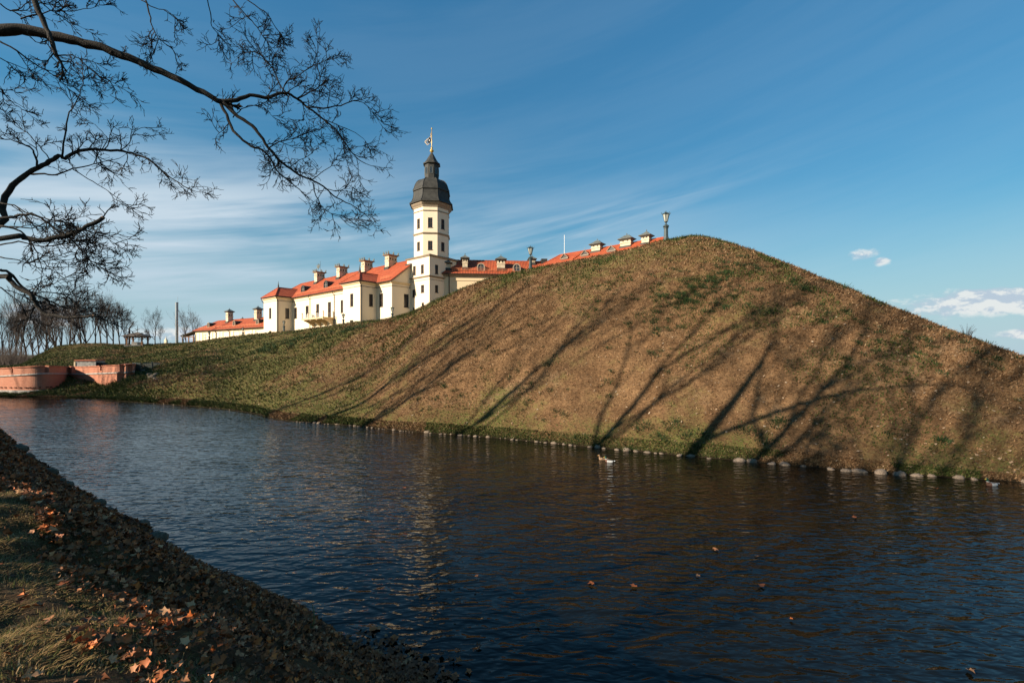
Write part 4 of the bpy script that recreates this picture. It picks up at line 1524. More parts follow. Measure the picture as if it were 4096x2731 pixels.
# grey stone footing by the door and the pale kerb before the round part
i0, i1 = int(np.argmin(abs(spx_ - 83.2))), int(np.argmin(abs(spx_ - 103)))
strip_obj('stone_footing', M['stone_wall'], lambda i: -.5, lambda i: .95 + .55 * max(0, 1 - (spx_[i] - 83) / 14) + .08 * math.sin(i * 1.7), .22, .17, .1, ssel=range(i0, i1))
i0, i1 = int(np.argmin(abs(spx_ + 20))), int(np.argmin(abs(spx_ - 66)))
strip_obj('kerb', M['stone_wall'], lambda i: 0, lambda i: .74 - .2 * max(0, (spx_[i] - 40) / 26), .5, .45, .0, ssel=range(i0, i1))
# casemate entrance behind the wall
km = P(88, 366, 66)
kz = km.z
ks = empty('casemate_entrance', (km.x, km.y, 2.6), R_(12))
tag(ks, 'small stone entrance block with red brick coping behind the brick wall', 'wall')
ktop = P(88, 359.2, 66).z - 2.6
MB().box(-1.2, 1.25, -.5, 1.5, -.8, ktop - .16).build('stone_body', M['stone_wall'], ks)
MB().box(-1.32, 1.3, -.62, 1.6, ktop - .162, ktop).build('coping', M['brick_plain'], ks)
MB().box(-1.4, -1.22, -.56, .2, -.8, ktop - .3).build('brick_pier', M['plaster'], ks)
MB().add([(1.27, -.35, -.3), (2.3, -.2, -.3), (2.3, -.2, ktop - .75), (1.8, -.25, ktop - .45), (1.27, -.35, ktop - .42), (1.27, .6, -.3), (2.3, .6, -.3), (2.3, .6, ktop - .75), (1.8, .6, ktop - .45), (1.27, .6, ktop - .42)],
         [(0, 1, 2, 3, 4), (9, 8, 7, 6, 5), (0, 5, 6, 1), (1, 6, 7, 2), (2, 7, 8, 3), (3, 8, 9, 4)]).build('dark_passage', M['black'], ks)

# fence right of the brick wall
fz = empty('iron_fence', (P(134, 369, 62).x, 62, 2.0))
tag(fz, 'low bent iron railing fence right of the brick wall', 'fence')
FO = Vector(fz.location)
fpts = []
for px, pyt, pyb, d in ((133.2, 362.5, 370.2, 62), (140.3, 362.8, 369.8, 61.5), (152.3, 361.8, 369.2, 63), (162.6, 363.0, 368.8, 66)):
    q = P(px, pyb, d); fpts.append((q, P(px, pyt, d).z))
for q, zt in fpts:
    g0 = (hill_z(q.x, q.y, q.z) or q.z) - .1
    MB().box(-.06, .06, -.06, .06, min(q.z, g0) - FO.z - .05, zt - FO.z + .06).build('post', M['iron'], fz, (q.x - FO.x, q.y - FO.y, 0))
for (a, at), (b, bt) in zip(fpts, fpts[1:]):
    for f_ in (.06, .97):
        MB().tube([(a.x - FO.x, a.y - FO.y, a.z + (at - a.z) * f_ - FO.z), (b.x - FO.x, b.y - FO.y, b.z + (bt - b.z) * f_ - FO.z)], .04, 4).build('rail', M['iron'], fz)
    nb = 13
    for i in range(1, nb):
        f_ = i / nb
        q = a.lerp(b, f_); zt = at + (bt - at) * f_
        MB().box(-.024, .024, -.024, .024, q.z - FO.z, zt - .04 - FO.z).build('bar', M['iron'], fz, (q.x - FO.x, q.y - FO.y, 0))

# ------------------------------------------------------------------ well pavilion on the crest
gzp = P(137.5, 344.5, 97)
gzb = empty('well_pavilion', (gzp.x, gzp.y, gzp.z - .25), R_(17))
tag(gzb, 'open timber pavilion with hipped shingle roof over a well on the grassy crest', 'pavilion')
gzb.scale = (.78, .78, .8)
pw, pd = 1.7, 1.7
MB().box(-2.1, 2.1, -2.1, 2.1, -1.6, .12).box(-2.2, 2.2, -2.2, 2.2, .1, .22).build('stone_plinth', M['stone_wall'], gzb)
for x in (-pw, pw):
    for y in (-pd, pd):
        p_ = MB().box(x - .15, x + .15, y - .15, y + .15, .22, 2.32).build('post', M['wood'], gzb)
        for (ux, uy) in ((-math.copysign(1, x), 0), (0, -math.copysign(1, y)), (math.copysign(1, x), 0)):
            MB().tube([(x, y, 1.6), (x + ux * .42, y + uy * .42, 1.95), (x + ux * .7, y + uy * .7, 2.36)], .075, 4).build('brace', M['wood'], p_)
for y in (-pd, pd):
    MB().box(-2.4, 2.4, y - .14, y + .14, 2.32, 2.58).build('beam', M['wood'], gzb)
for x in (-pw, pw):
    MB().box(x - .13, x + .13, -2.4, 2.4, 2.585, 2.82).build('beam', M['wood'], gzb)
rp = MB()
ro = 2.62
for a, b in (((-ro, -ro), (ro, -ro)), ((ro, -ro), (ro, ro)), ((ro, ro), (-ro, ro)), ((-ro, ro), (-ro, -ro))):
    rp.add([(a[0], a[1], 2.62), (b[0], b[1], 2.62), (0, 0, 3.75), (a[0], a[1], 2.5), (b[0], b[1], 2.5), (0, 0, 3.6)], [(0, 1, 2), (5, 4, 3), (0, 3, 4, 1)])
rpo = rp.build('roof', M['shingle'], gzb)
MB().lathe([(.14, 3.7), (.05, 3.85), (.05, 4.0), (.09, 4.08), (.02, 4.35)], 6).build('finial', M['iron'], rpo)
wc = MB()
for z in range(4):
    z0 = .225 + z * .22
    wc.box(-1.0, 1.0, -.95, -.78, z0, z0 + .2).box(-1.0, 1.0, .78, .95, z0, z0 + .2).box(-.97, -.8, -.775, .775, z0 + .01, z0 + .19).box(.8, .97, -.775, .775, z0 + .01, z0 + .19)
wc.build('well_curb', M['stone_wall'], gzb)
MB().tube([(0, 0, .3), (0, 0, 3.4)], .015, 4).build('rope', M['iron'], gzb)

# ------------------------------------------------------------------ lamps
lamp0 = empty('lantern_lamp', (0, 0, 0))


def make_lamp(t):
    o = 8
    r8 = R_(22.5)
    MB().lathe([(.27, -.3), (.27, .06), (.22, .12), (.19, .30), (.175, .34), (.165, 1.02), (.20, 1.06), (.20, 1.12), (.165, 1.16), (.25, 1.20), (.26, 1.26), (.20, 1.34), (.10, 1.42), (.06, 1.46), (.05, 1.54), (.085, 1.60), (.10, 1.64), (.13, 1.66)], o, rot=r8).build('pedestal', M['iron_green'], t)
    fr = MB()
    for k in range(6):
        a = k * math.pi / 3
        fr.tube([(.125 * math.cos(a), .125 * math.sin(a), 1.66), (.275 * math.cos(a), .275 * math.sin(a), 2.34)], .020, 4)
    fr.lathe([(.12, 1.655), (.145, 1.66), (.145, 1.69), (.12, 1.70)], 6)
    fr.lathe([(.25, 2.33), (.31, 2.34), (.32, 2.38), (.25, 2.40)], 6)
    la = fr.build('lantern_frame', M['iron'], t)
    for k in range(6):
        a0, a1 = k * math.pi / 3, (k + 1) * math.pi / 3
        MB().quad((.118 * math.cos(a0), .118 * math.sin(a0), 1.69), (.118 * math.cos(a1), .118 * math.sin(a1), 1.69), (.262 * math.cos(a1), .262 * math.sin(a1), 2.34), (.262 * math.cos(a0), .262 * math.sin(a0), 2.34)).build('glass_pane', M['lampglass'], la)
        MB().tube([(.29 * math.cos(a0), .29 * math.sin(a0), 2.34), (.35 * math.cos(a0), .35 * math.sin(a0), 2.43), (.40 * math.cos(a0), .40 * math.sin(a0), 2.53)], [.035, .03, .01], 5).build('spike', M['iron'], la)
    MB().lathe([(.29, 2.39), (.22, 2.47), (.14, 2.52), (.09, 2.55), (.03, 2.57), (.025, 2.66), (.01, 2.70)], 6).build('cap', M['iron_green'], la)


make_lamp(lamp0)
lamp_spots = [(666, 240.3, 46.5, 'nearest green iron lantern lamp on the hilltop beside the orange roof', 1.0),
              (530.5, 265.5, 49.5, 'green iron lantern lamp on the hill in front of the gallery roof', .95),
              (392.3, 318.6, 92, 'dark lantern lamp before the gable end beside the tower', 1.05),
              (343.4, 326.2, 98, 'dark lantern lamp before the white wing right of the balcony', 1.05),
              (284.0, 331.6, 108, 'dark lantern lamp beside the left pavilion corner', 1.05),
              (243.0, 337.4, 122, 'dark lantern lamp before the right half of the low white wing', 1.05),
              (209.3, 341.4, 124, 'dark lantern lamp beside the dark door of the low white wing', 1.05),
              (183.0, 343.6, 130, 'dark lantern lamp between the steel stack and the porch', 1.0)]
for i, (px, py, d, lab, sc) in enumerate(lamp_spots):
    o = lamp0 if i == 0 else copy_tree(lamp0)
    q = P(px, py, d)
    hz = hill_z(q.x, q.y)
    o.location = (q.x, q.y, q.z if (hz is None or abs(hz - q.z) > 1.5) else min(q.z + .1, hz + .05))
    o.scale = (sc * 1.1, sc * 1.1, sc)
    tag(o, lab, 'street lamp', 'lantern lamps along the rampart')
    if i == 0: o.scale = (1.2, 1.2, 1.1)

# ------------------------------------------------------------------ bare trees
def grow(mb_trunk, mb_crown, base, height, rad, seed, spread=.55, levels=5, lean=(0, 0), minr=.012, fork=.35, twig_mult=1.0, sides=6):
    r = random.Random(seed)

    def branch(p, d, length, ra, lev):
        segs = 5 if lev == 0 else (4 if lev < 3 else 3)
        pts = [p.copy()]; rads = [ra]
        cur = p.copy(); dd = d.copy()
        for i in range(segs):
            wob = .10 if lev == 0 else .22
            dd = (dd + Vector((r.uniform(-wob, wob), r.uniform(-wob, wob), r.uniform(-wob * .4, wob) + (.06 if lev else .05)))).normalized()
            cur = cur + dd * (length / segs)
            pts.append(cur.copy())
            rads.append(max(minr, ra * (1 - (.55 if lev < levels else .8) * (i + 1) / segs)))
        (mb_trunk if lev == 0 else mb_crown).tube(pts, rads, sides if lev == 0 else (5 if lev == 1 else (4 if lev == 2 else 3)), cap=False)
        if lev >= levels: return
        nch = {0: 8, 1: 6, 2: 5, 3: 5, 4: 4}.get(lev, 3)
        nch = max(2, int(nch * (twig_mult if lev >= 2 else 1)))
        for c in range(nch):
            t = r.uniform(fork, 1.0) if lev == 0 else r.uniform(.25, 1.0)
            if c < 2: t = 1.0
            f_ = t * segs; i = min(segs - 1, int(f_))
            pp = pts[i].lerp(pts[i + 1], f_ - i)
            ax = (pts[i + 1] - pts[i]).normalized()
            per = ax.orthogonal().normalized()
            per.rotate(Matrix.Rotation(r.uniform(0, 6.283), 3, ax))
            an = r.uniform(.35, .8) * spread * (1.7 if lev == 0 else 1.5)
            if c < 2: an *= .55
            nd = (ax * math.cos(an) + per * math.sin(an)).normalized()
            ln = length * r.uniform(.45, .75) * (1.0 if lev else (1.15 - .55 * (t - fork)))
            if lev == 0: ln *= .85
            branch(pp, nd, ln, max(minr, (rads[i]) * r.uniform(.45, .68)), lev + 1)

    branch(Vector(base), Vector((lean[0], lean[1], 1)).normalized(), height * .62, rad, 0)


def tree_meshes(name, height, rad, seed, **k):
    a, b = MB(), MB()
    grow(a, b, (0, 0, -.5), height, rad, seed, **k)
    return a.mesh('trunk', M['bark_far'], True), b.mesh('crown', M['twig_far'])


kinds = [tree_meshes('t', 16, .24, s, spread=sp, fork=fk, minr=.013, levels=4, twig_mult=.85) for s, sp, fk in ((3, .46, .30), (5, .38, .36), (8, .52, .28), (13, .42, .33))]


def put_tree(px, py, d, h, kind, label, group, rz=0, name='bare_tree', cat='tree', wide=1.0):
    q = P(px, py, d)
    t = empty(name, (q.x, q.y, q.z), rz)
    s = h / 16.0
    for nm, me in zip(('trunk', 'crown'), kinds[kind]):
        o = link(nm, me, t)
    t.scale = (s * wide, s * wide, s)
    return tag(t, label, cat, group)


ORD = ['first', 'second', 'third', 'fourth', 'fifth', 'sixth', 'seventh', 'eighth', 'ninth', 'tenth', 'eleventh', 'twelfth', 'thirteenth', 'fourteenth', 'fifteenth', 'sixteenth', 'seventeenth', 'eighteenth', 'nineteenth', 'twentieth',
       'twenty-first', 'twenty-second', 'twenty-third', 'twenty-fourth', 'twenty-fifth', 'twenty-sixth', 'twenty-seventh', 'twenty-eighth', 'twenty-ninth', 'thirtieth']
rr = random.Random(21)
wood_px = sorted([-14, -6, 2, 9, 15, 21, 27, 33, 39, 44, 50, 56, 62, 69, 76, 83, 88])
for i, px in enumerate(wood_px):
    d = rr.uniform(112, 150)
    h = rr.uniform(15.0, 19.5) * d / 130
    put_tree(px, 367 if px < 60 else 362, d, h, rr.randrange(4), 'bare dark tree of the wood behind the brick wall, %s from the left' % ORD[i], 'trees of the wood on the left', rr.uniform(0, 6))
cl = [(95, 345, 125, 11), (101, 345, 128, 12), (107, 345, 122, 11.5), (114, 345, 126, 11.5), (120, 345, 130, 11), (126, 345, 128, 9.5)]
for i, (px, py, d, h) in enumerate(cl):
    put_tree(px, py + 3, d, h + 1, (i * 3 + 1) % 4, 'bare tree in the clump left of the well pavilion, %s from the left' % ORD[i], 'clump left of the well pavilion', rr.uniform(0, 6))
put_tree(155.5, 345, 112, 8.4, 2, 'lone bare tree with a rounded crown right of the well pavilion', None, 1.0)
put_tree(160.5, 346, 135, 6.0, 0, 'low bare sapling right behind the lone round tree', None, 2.0)
put_tree(148.8, 346, 120, 4.4, 1, 'small bare sapling between the pavilion and the lone round tree', None, 2.0)
put_tree(186, 347, 140, 10.0, 3, 'bare tree directly right of the steel stack', None, .3)
put_tree(194.5, 347, 172, 11.0, 0, 'bare tree behind the porch of the low wing', None, 2.3)
# broken stem behind the pavilion
bt = P(128.8, 346, 108)
br_t = empty('broken_tree', bt)
tag(br_t, 'crooked broken tree stem with few twigs behind the well pavilion', 'tree')
a = MB(); a.tube([(0, 0, -1), (.2, 0, 3), (.1, 0, 4.2), (.7, .1, 5.2), (1.2, 0, 5.9)], [.22, .18, .16, .12, .08], 6)
a.build('trunk', M['bark_far'], br_t, smooth=True)
a = MB(); r_ = random.Random(4)
for k in range(14):
    s = Vector((1.2 * (k % 4) / 4 + .2, 0, 4.4 + 1.5 * (k % 5) / 5)); e = s + Vector((r_.uniform(-.3, 1.4), r_.uniform(-.6, .6), r_.uniform(0, 1.4)))
    a.tube([s, s.lerp(e, .5) + Vector((0, 0, .12)), e], [.05, .03, .015], 4)
a.build('crown', M['twig_far'], br_t)
# small shrub on the right-hand edge
sb = MB(); s0 = hill_hit(966, 341) or P(966, 341, 26)
sh_ = empty('small_shrub', P(966, 339.5, s0.y + 9))
tag(sh_, 'tiny bare shrub showing over the right edge of the hill', 'shrub')
r_ = random.Random(9)
for k in range(40):
    e = Vector((r_.uniform(-.55, .55), r_.uniform(-.4, .4), r_.uniform(.3, 1.25)))
    sb.tube([(0, 0, -2.0), Vector((0, 0, -.5)).lerp(e, .2), e * .6 + Vector((0, 0, .1)), e], [.02, .012, .009, .006], 3)
sb.build('stems', M['twig_far'], sh_)
# brushwood under the wood
bs = MB(); r_ = random.Random(31)
for k in range(1500):
    px = r_.uniform(-12, 62); d = r_.uniform(106, 118)
    q = P(px, 366.5, d)
    h = r_.uniform(1.2, 5.2) * (1.0 if px < 25 else .6)
    e = q + Vector((r_.uniform(-.9, .9), r_.uniform(-.6, .6), h))
    bs.tube([q, q.lerp(e, .5) + Vector((r_.uniform(-.3, .3), 0, .1)), e], [.035, .025, .012], 3, cap=False)
    for j in range(2):
        s = q.lerp(e, r_.uniform(.3, .9)); bs.tube([s, s + Vector((r_.uniform(-.8, .8), 0, r_.uniform(.2, 1.2)))], [.018, .008], 3, cap=False)
tag(bs.build('brushwood', M['twig_far']), 'reddish leafless brushwood under the trees at the left edge', 'brushwood', kind='stuff')

# tall park trees on the near side, left of and behind the viewer; their shadows lie on the slope
pk = []
for s, sp, fk in ((101, .40, .40), (107, .34, .46), (113, .44, .36)):
    a, b = MB(), MB()
    grow(a, b, (0, 0, -.6), 28, .27, s, spread=sp, fork=fk, levels=3, minr=.03, twig_mult=.6, sides=8)
    pk.append((a.mesh('trunk', M['bark'], True), b.mesh('crown', M['twig'])))
hits = [(262, 33, .95), (305, 31, 1.0), (352, 33, .9), (444, 31, 1.0), (596, 30, 1.05), (714, 31, 1.1), (880, 35, 1.0), (22, 40, .95), (40, 46, 1.0), (104, 42, .95)]
spots = []
for px, t, s in hits:
    q = shore_pt(px)
    spots.append((q.x + SUN_H.x * t, q.y + SUN_H.y * t, s))
spots += [(-22.0, -7.5, .9), (-31.0, -17.0, 1.0), (-19.0, -13.0, .85), (-36.0, -12.0, .95)]  # extra unseen trees, added to throw shade on the near bank
for i, (x, y, s) in enumerate(spots):
    tr = empty('park_tree', (x, y, 3.4), i * 1.9)
    for nm, me in zip(('trunk', 'crown'), pk[i % 3]): link(nm, me, tr)
    tr.scale = (s, s, s)
    tag(tr, 'tall bare park tree out of view on the near side, casting long shadows over slope and bank', 'tree', 'tall park trees on the near side')

# ------------------------------------------------------------------ overhanging tree, upper left
ot = empty('overhanging_tree', (-14.0, 8.4, 3.55))
tag(ot, 'dark bare tree reaching in from the left with an arching limb and fine twigs', 'tree')
OT = Vector(ot.location)
tk = MB()
tk.tube([Vector((-14, 8.4, 2.9)) - OT, Vector((-13.9, 8.4, 6)) - OT, Vector((-13.8, 8.5, 9)) - OT, Vector((-14.1, 8.6, 13)) - OT, Vector((-13.6, 8.8, 17)) - OT, Vector((-13.9, 8.7, 22)) - OT], [.55, .42, .38, .3, .2, .08], 12)
tk.build('trunk', M['bark'], ot, smooth=True)


def c6(pts, d0, d1):
    """crop coordinates of the upper left detail -> points, depth running from d0 to d1"""
    n = len(pts)
    return [P(x * .17007, y * .17007, d0 + (d1 - d0) * i / max(1, n - 1)) for i, (x, y) in enumerate(pts)]


def c7(pts, d0, d1):
    n = len(pts)
    return [P(x / 1.5675 / 4, (350 + y / 1.5675) / 4, d0 + (d1 - d0) * i / max(1, n - 1)) for i, (x, y) in enumerate(pts)]


tr_ = random.Random(77)


def smooth_poly(pts, k=3):
    out = []
    n = len(pts)
    for i in range(n - 1):
        p0, p1, p2, p3 = pts[max(0, i - 1)], pts[i], pts[i + 1], pts[min(n - 1, i + 2)]
        for j in range(k):
            t = j / k
            out.append(.5 * ((2 * p1) + (p2 - p0) * t + (2 * p0 - 5 * p1 + 4 * p2 - p3) * t * t + (3 * p1 - p0 - 3 * p2 + p3) * t ** 3))
    out.append(pts[-1])
    return out


def twig(mb, p, d, length, ra, lev):
    segs = 4 if length > .3 else 3
    pts = [p]; rads = [ra]
    cur = p; dd = d.normalized()
    for i in range(segs):
        dd = (dd + Vector((tr_.uniform(-.33, .33), tr_.uniform(-.33, .33), tr_.uniform(-.30, .36)))).normalized()
        cur = cur + dd * (length / segs)
        pts.append(cur); rads.append(max(.0042, ra * (1 - .6 * (i + 1) / segs)))
    mb.tube([q - OT for q in pts], rads, 3, cap=False)
    if lev >= 2: return
    nch = (6, 4)[lev] if length > .22 else 3
    for c in range(nch):
        f_ = tr_.uniform(.2, 1.0) * segs; i = min(segs - 1, int(f_))
        pp = pts[i].lerp(pts[i + 1], f_ - i)
        ax = (pts[i + 1] - pts[i]).normalized()
        per = ax.orthogonal().normalized(); per.rotate(Matrix.Rotation(tr_.uniform(0, 6.283), 3, ax))
        an = tr_.uniform(.5, 1.05)
        twig(mb, pp, ax * math.cos(an) + per * math.sin(an), length * tr_.uniform(.38, .62), max(.006, ra * .66), lev + 1)


def limb(pts, r0, r1, dens, tlen, start=.15, smoothk=3, stub=False, name='limb', parent=None, spread=(0, 0, 0)):
    pts = smooth_poly(pts, smoothk)
    n = len(pts)
    jit = .012
    q = []
    for i, p in enumerate(pts):
        q.append(p + Vector((tr_.uniform(-jit, jit), tr_.uniform(-jit, jit), tr_.uniform(-jit, jit))) * (1 if 0 < i < n - 1 else 0))
    pts = q
    rads = [r0 + (r1 - r0) * (i / (n - 1)) ** .9 for i in range(n)]
    rads = [r * tr_.uniform(.93, 1.07) for r in rads]
    o = MB().tube([p - OT for p in pts], rads, 8 if r0 > .03 else 5).build(name, M['bark'], parent or ot, smooth=True)
    total = sum((b - a).length for a, b in zip(pts, pts[1:]))
    tw_ = MB()
    k = int(total * (1 - start) * dens * 1.0)
    for _ in range(k):
        f_ = (start + (1 - start) * tr_.random() ** .8) * (n - 1); i = min(n - 2, int(f_))
        pp = pts[i].lerp(pts[i + 1], f_ - i)
        ax = (pts[i + 1] - pts[i]).normalized()
        per = ax.orthogonal().normalized(); per.rotate(Matrix.Rotation(tr_.uniform(0, 6.283), 3, ax))
        an = tr_.uniform(.45, 1.15)
        dd = ax * math.cos(an) + per * math.sin(an) + Vector(spread)
        twig(tw_, pp, dd, tlen * tr_.uniform(.45, 1.1), min(.014, max(.0095, rads[i] * .5)), 0)
    if not stub and dens > 0:
        twig(tw_, pts[-1], pts[-1] - pts[-2], tlen * .8, rads[-1], 0)
    if tw_.v: tag(tw_.build('twigs', M['twig'], o), kind='stuff')
    if stub:
        e = pts[-1] - OT; dirv = (pts[-1] - pts[-2]).normalized()
        MB().tube([e + dirv * .001, e + dirv * .02], r1 * .95, 8).build('cut_end', M['cut_wood'], o)
    return o


V = Vector
A = [V((-13.8, 8.5, 9.2)), V((-12, 8.2, 10.4)), V((-10.3, 8.0, 10.85))] + c6([(0, 180), (150, 172), (300, 205), (450, 240), (600, 280), (760, 340), (900, 400), (1060, 470), (1200, 545), (1300, 598)], 8.0, 9.0)
limb(A, .108, .048, 1.2, .35, .5, 3)
limb(c6([(1290, 590), (1390, 588), (1470, 556), (1560, 575), (1640, 548), (1690, 548), (1750, 580), (1820, 635), (1900, 700), (1970, 755), (2030, 840), (2090, 920), (2150, 960)], 9.0, 10.2), .042, .008, 6.0, .62, .2)
limb(c6([(1680, 548), (1640, 490), (1610, 410), (1560, 350), (1500, 305), (1420, 320)], 9.4, 9.9), .016, .005, 8, .5, .1)
limb(c6([(1660, 545), (1690, 480), (1760, 440), (1850, 380), (1930, 350)], 9.4, 9.2), .013, .004, 8, .5, .1)
limb(c6([(1740, 580), (1830, 540), (1880, 490), (1870, 400), (1860, 310)], 9.6, 9.9), .016, .005, 8, .5, .1)
limb(c6([(1800, 630), (1900, 632), (2000, 620), (2080, 590), (2160, 620), (2220, 700)], 9.6, 10), .018, .005, 8, .5, .1)
limb(c6([(1900, 700), (2000, 740), (2090, 780), (2150, 830)], 9.8, 10), .012, .004, 8, .42, .1)
limb(c6([(1300, 595), (1400, 680), (1480, 740), (1530, 795), (1580, 870), (1640, 935), (1710, 995), (1780, 1035), (1850, 1065), (1920, 1110), (1980, 1160), (2060, 1200), (2150, 1260)], 9.0, 9.6), .038, .008, 6.0, .55, .25)
limb(c6([(1290, 590), (1330, 670), (1375, 765), (1430, 825), (1500, 868), (1550, 885), (1600, 940), (1625, 1000), (1700, 1065), (1760, 1110), (1800, 1160)], 9.0, 9.2), .032, .006, 4.5, .5, .2)
limb(c6([(1580, 870), (1640, 830), (1720, 815), (1800, 780), (1870, 770)], 9.2, 9.6), .014, .004, 9, .42, .1)
limb(c6([(1700, 985), (1760, 940), (1830, 900), (1850, 860)], 9.3, 9.6), .010, .004, 8, .4, .1)
limb(c6([(1830, 1060), (1900, 1010), (1960, 960), (2000, 895)], 9.4, 9.6), .010, .004, 6, .36, .1)
limb(c6([(1840, 1070), (1860, 1150), (1900, 1220), (1960, 1260), (2080, 1290)], 9.4, 9.5), .013, .004, 9, .4, .1)
limb(c6([(1910, 1110), (2000, 1120), (2060, 1090), (2100, 1140)], 9.4, 9.6), .010, .004, 9, .36, .1)
limb(c6([(1370, 690), (1420, 640), (1480, 620), (1560, 640), (1610, 690)], 9.1, 9.3), .011, .004, 7, .45, .1)
limb(c6([(1350, 720), (1310, 760), (1280, 790)], 9.1, 9.0), .010, .004, 7, .4, .1)
# second tier
Bm = [V((-13.9, 8.4, 6.4)), V((-12, 8.6, 6.9))] + c6([(-20, 1330), (10, 1220), (50, 1120), (130, 1040), (220, 985), (290, 945), (350, 915), (380, 928), (440, 892), (530, 876), (620, 880), (720, 886), (800, 910), (870, 935), (940, 990), (1000, 1040), (1080, 1090), (1130, 1115)], 9.0, 9.6)
limb(Bm, .062, .007, 4.0, .5, .4)
limb(c6([(170, 1020), (260, 1020), (330, 1025), (430, 990), (520, 970), (600, 950), (700, 930)], 9.2, 9.6), .022, .006, 6, .5, .2)
limb(c6([(430, 995), (520, 1050), (600, 1100), (680, 1150), (740, 1200)], 9.3, 9.5), .011, .004, 5, .42, .2, spread=(.2, 0, -.2))
limb(c6([(700, 890), (760, 840), (790, 770), (850, 750), (880, 760)], 9.4, 9.5), .010, .004, 5, .36, .1)
limb(c6([(600, 880), (630, 820), (600, 770), (540, 720)], 9.4, 9.5), .010, .004, 5, .36, .1)
limb(c6([(365, 922), (380, 800), (400, 690), (440, 610), (480, 520), (495, 450)], 9.2, 9.4), .019, .005, 6, .42, .15)
limb(c6([(218, 985), (212, 920), (180, 870), (130, 840), (60, 820), (0, 815)], 9.1, 9.0), .020, .008, 7, .5, .1)
limb(c6([(300, 945), (250, 880), (180, 800), (100, 740), (40, 690)], 9.2, 9.0), .012, .005, 7, .45, .1)
# third tier with the sawn stub
Cm = [V((-13.9, 8.4, 5.8)), V((-11.5, 7.8, 6.8))] + c7([(0, 945), (150, 935), (240, 957), (330, 945), (420, 925), (500, 893), (560, 862), (645, 815)], 7.5, 7.8)
limb(Cm, .05, .030, 1.5, .4, .55, stub=True)
limb([V((-13.9, 8.4, 7.0)), V((-11.5, 8, 7.6))] + c7([(0, 812), (100, 806), (200, 792), (280, 830), (350, 890), (430, 940), (480, 990), (540, 1060), (610, 1110), (690, 1155)], 7.9, 8.3), .03, .006, 5, .5, .45)
limb(c7([(0, 868), (90, 880), (150, 920), (210, 990), (240, 1060), (265, 1140)], 7.7, 8.0), .02, .005, 6, .5, .1)
limb(c7([(0, 720), (90, 740), (200, 800), (300, 820), (400, 850), (470, 880)], 8.0, 8.2), .014, .005, 8, .5, .1)
limb(c7([(0, 985), (120, 965), (260, 990), (370, 985), (470, 970), (640, 940), (740, 985)], 7.7, 8.0), .014, .004, 7, .48, .1)
limb(c7([(60, 870), (200, 880), (330, 830), (440, 850), (530, 900), (600, 950)], 7.8, 8.3), .012, .004, 8, .5, .1)
limb(c7([(0, 1060), (110, 1080), (200, 1110), (260, 1150)], 7.9, 8.2), .012, .004, 7, .5, .1)
# lowest tier
Dm = [V((-13.9, 8.4, 5.3)), V((-11, 8.2, 6.4))] + c7([(0, 1180), (60, 1208), (120, 1258), (200, 1298), (215, 1328), (230, 1365), (270, 1405), (340, 1430), (440, 1441), (510, 1438), (585, 1428)], 8.0, 8.2)
limb(Dm, .048, .024, 1.2, .4, .5, stub=True)
limb(c7([(0, 1140), (60, 1160), (120, 1225), (200, 1290), (300, 1330), (380, 1370), (460, 1390), (560, 1420)], 8.0, 8.4), .026, .006, 8, .5, .15)
limb(c7([(560, 1430), (620, 1440), (680, 1470), (740, 1492), (795, 1505)], 8.2, 8.5), .012, .004, 5, .3, .1)
limb(c7([(200, 1290), (300, 1280), (400, 1300), (480, 1360), (540, 1390)], 8.2, 8.5), .012, .004, 8, .45, .1)
limb(c7([(0, 1250), (50, 1290), (110, 1330), (160, 1400)], 8.2, 8.5), .012, .004, 8, .5, .1)
limb(c7([(150, 1280), (230, 1250), (330, 1230), (470, 1160)], 8.2, 8.5), .011, .004, 5, .4, .1)
# upper limb above the picture with hanging sprays
Km = [V((-14.1, 8.6, 13.2)), V((-11, 8.6, 14.6)), V((-8, 8.8, 15.2)), V((-5, 9.0, 15.4)), V((-2, 9.2, 15.3)), V((1.5, 9.5, 14.6))]
limb(Km, .16, .03, 1.5, .6, .3)
limb([V((-8.9, 7.8, 15.0))] + c6([(120, -400), (165, -100), (230, 60), (270, 160), (310, 250), (332, 330)], 7.6, 7.6), .05, .03, .8, .4, .3)
limb(c6([(330, 325), (400, 320), (470, 345), (520, 400), (600, 450), (700, 505)], 7.6, 7.8), .012, .004, 7, .42, .1)
limb(c6([(-20, 230), (100, 300), (200, 370), (300, 430), (370, 490), (430, 550)], 8.4, 8.8), .018, .004, 6, .5, .1)
limb(c6([(120, 110), (240, 80), (330, 60), (450, 60), (560, 40)], 7.8, 8.2), .012, .004, 6, .42, .1)
limb(c6([(230, 0), (300, 60), (390, 110), (470, 155)], 7.8, 8.2), .010, .004, 6, .4, .1)
limb(c6([(0, 20), (60, 60), (120, 40), (180, 0)], 8.0, 8.2), .012, .006, 9, .5, .0)
limb(c6([(0, 340), (60, 380), (110, 430), (140, 460)], 8.6, 8.8), .011, .004, 10, .5, .0)
limb(c6([(0, 520), (50, 580), (110, 630), (160, 660)], 8.6, 8.8), .011, .004, 10, .45, .0)
limb(c6([(760, -900), (790, -450), (815, -120), (880, 70), (890, 150), (930, 225), (905, 300)], 9.0, 9.2), .022, .006, 6, .42, .68)
limb(c6([(830, 0), (910, 45), (980, 60), (1040, 110)], 9.0, 9.2), .011, .004, 8, .36, .1)
limb(c6([(930, 225), (990, 265), (1030, 310), (1050, 340)], 9.1, 9.2), .009, .004, 7, .3, .1)
limb(c6([(1150, -900), (1180, -450), (1200, -120), (1240, 80), (1242, 150), (1285, 205)], 9.2, 9.4), .016, .006, 6, .36, .74)
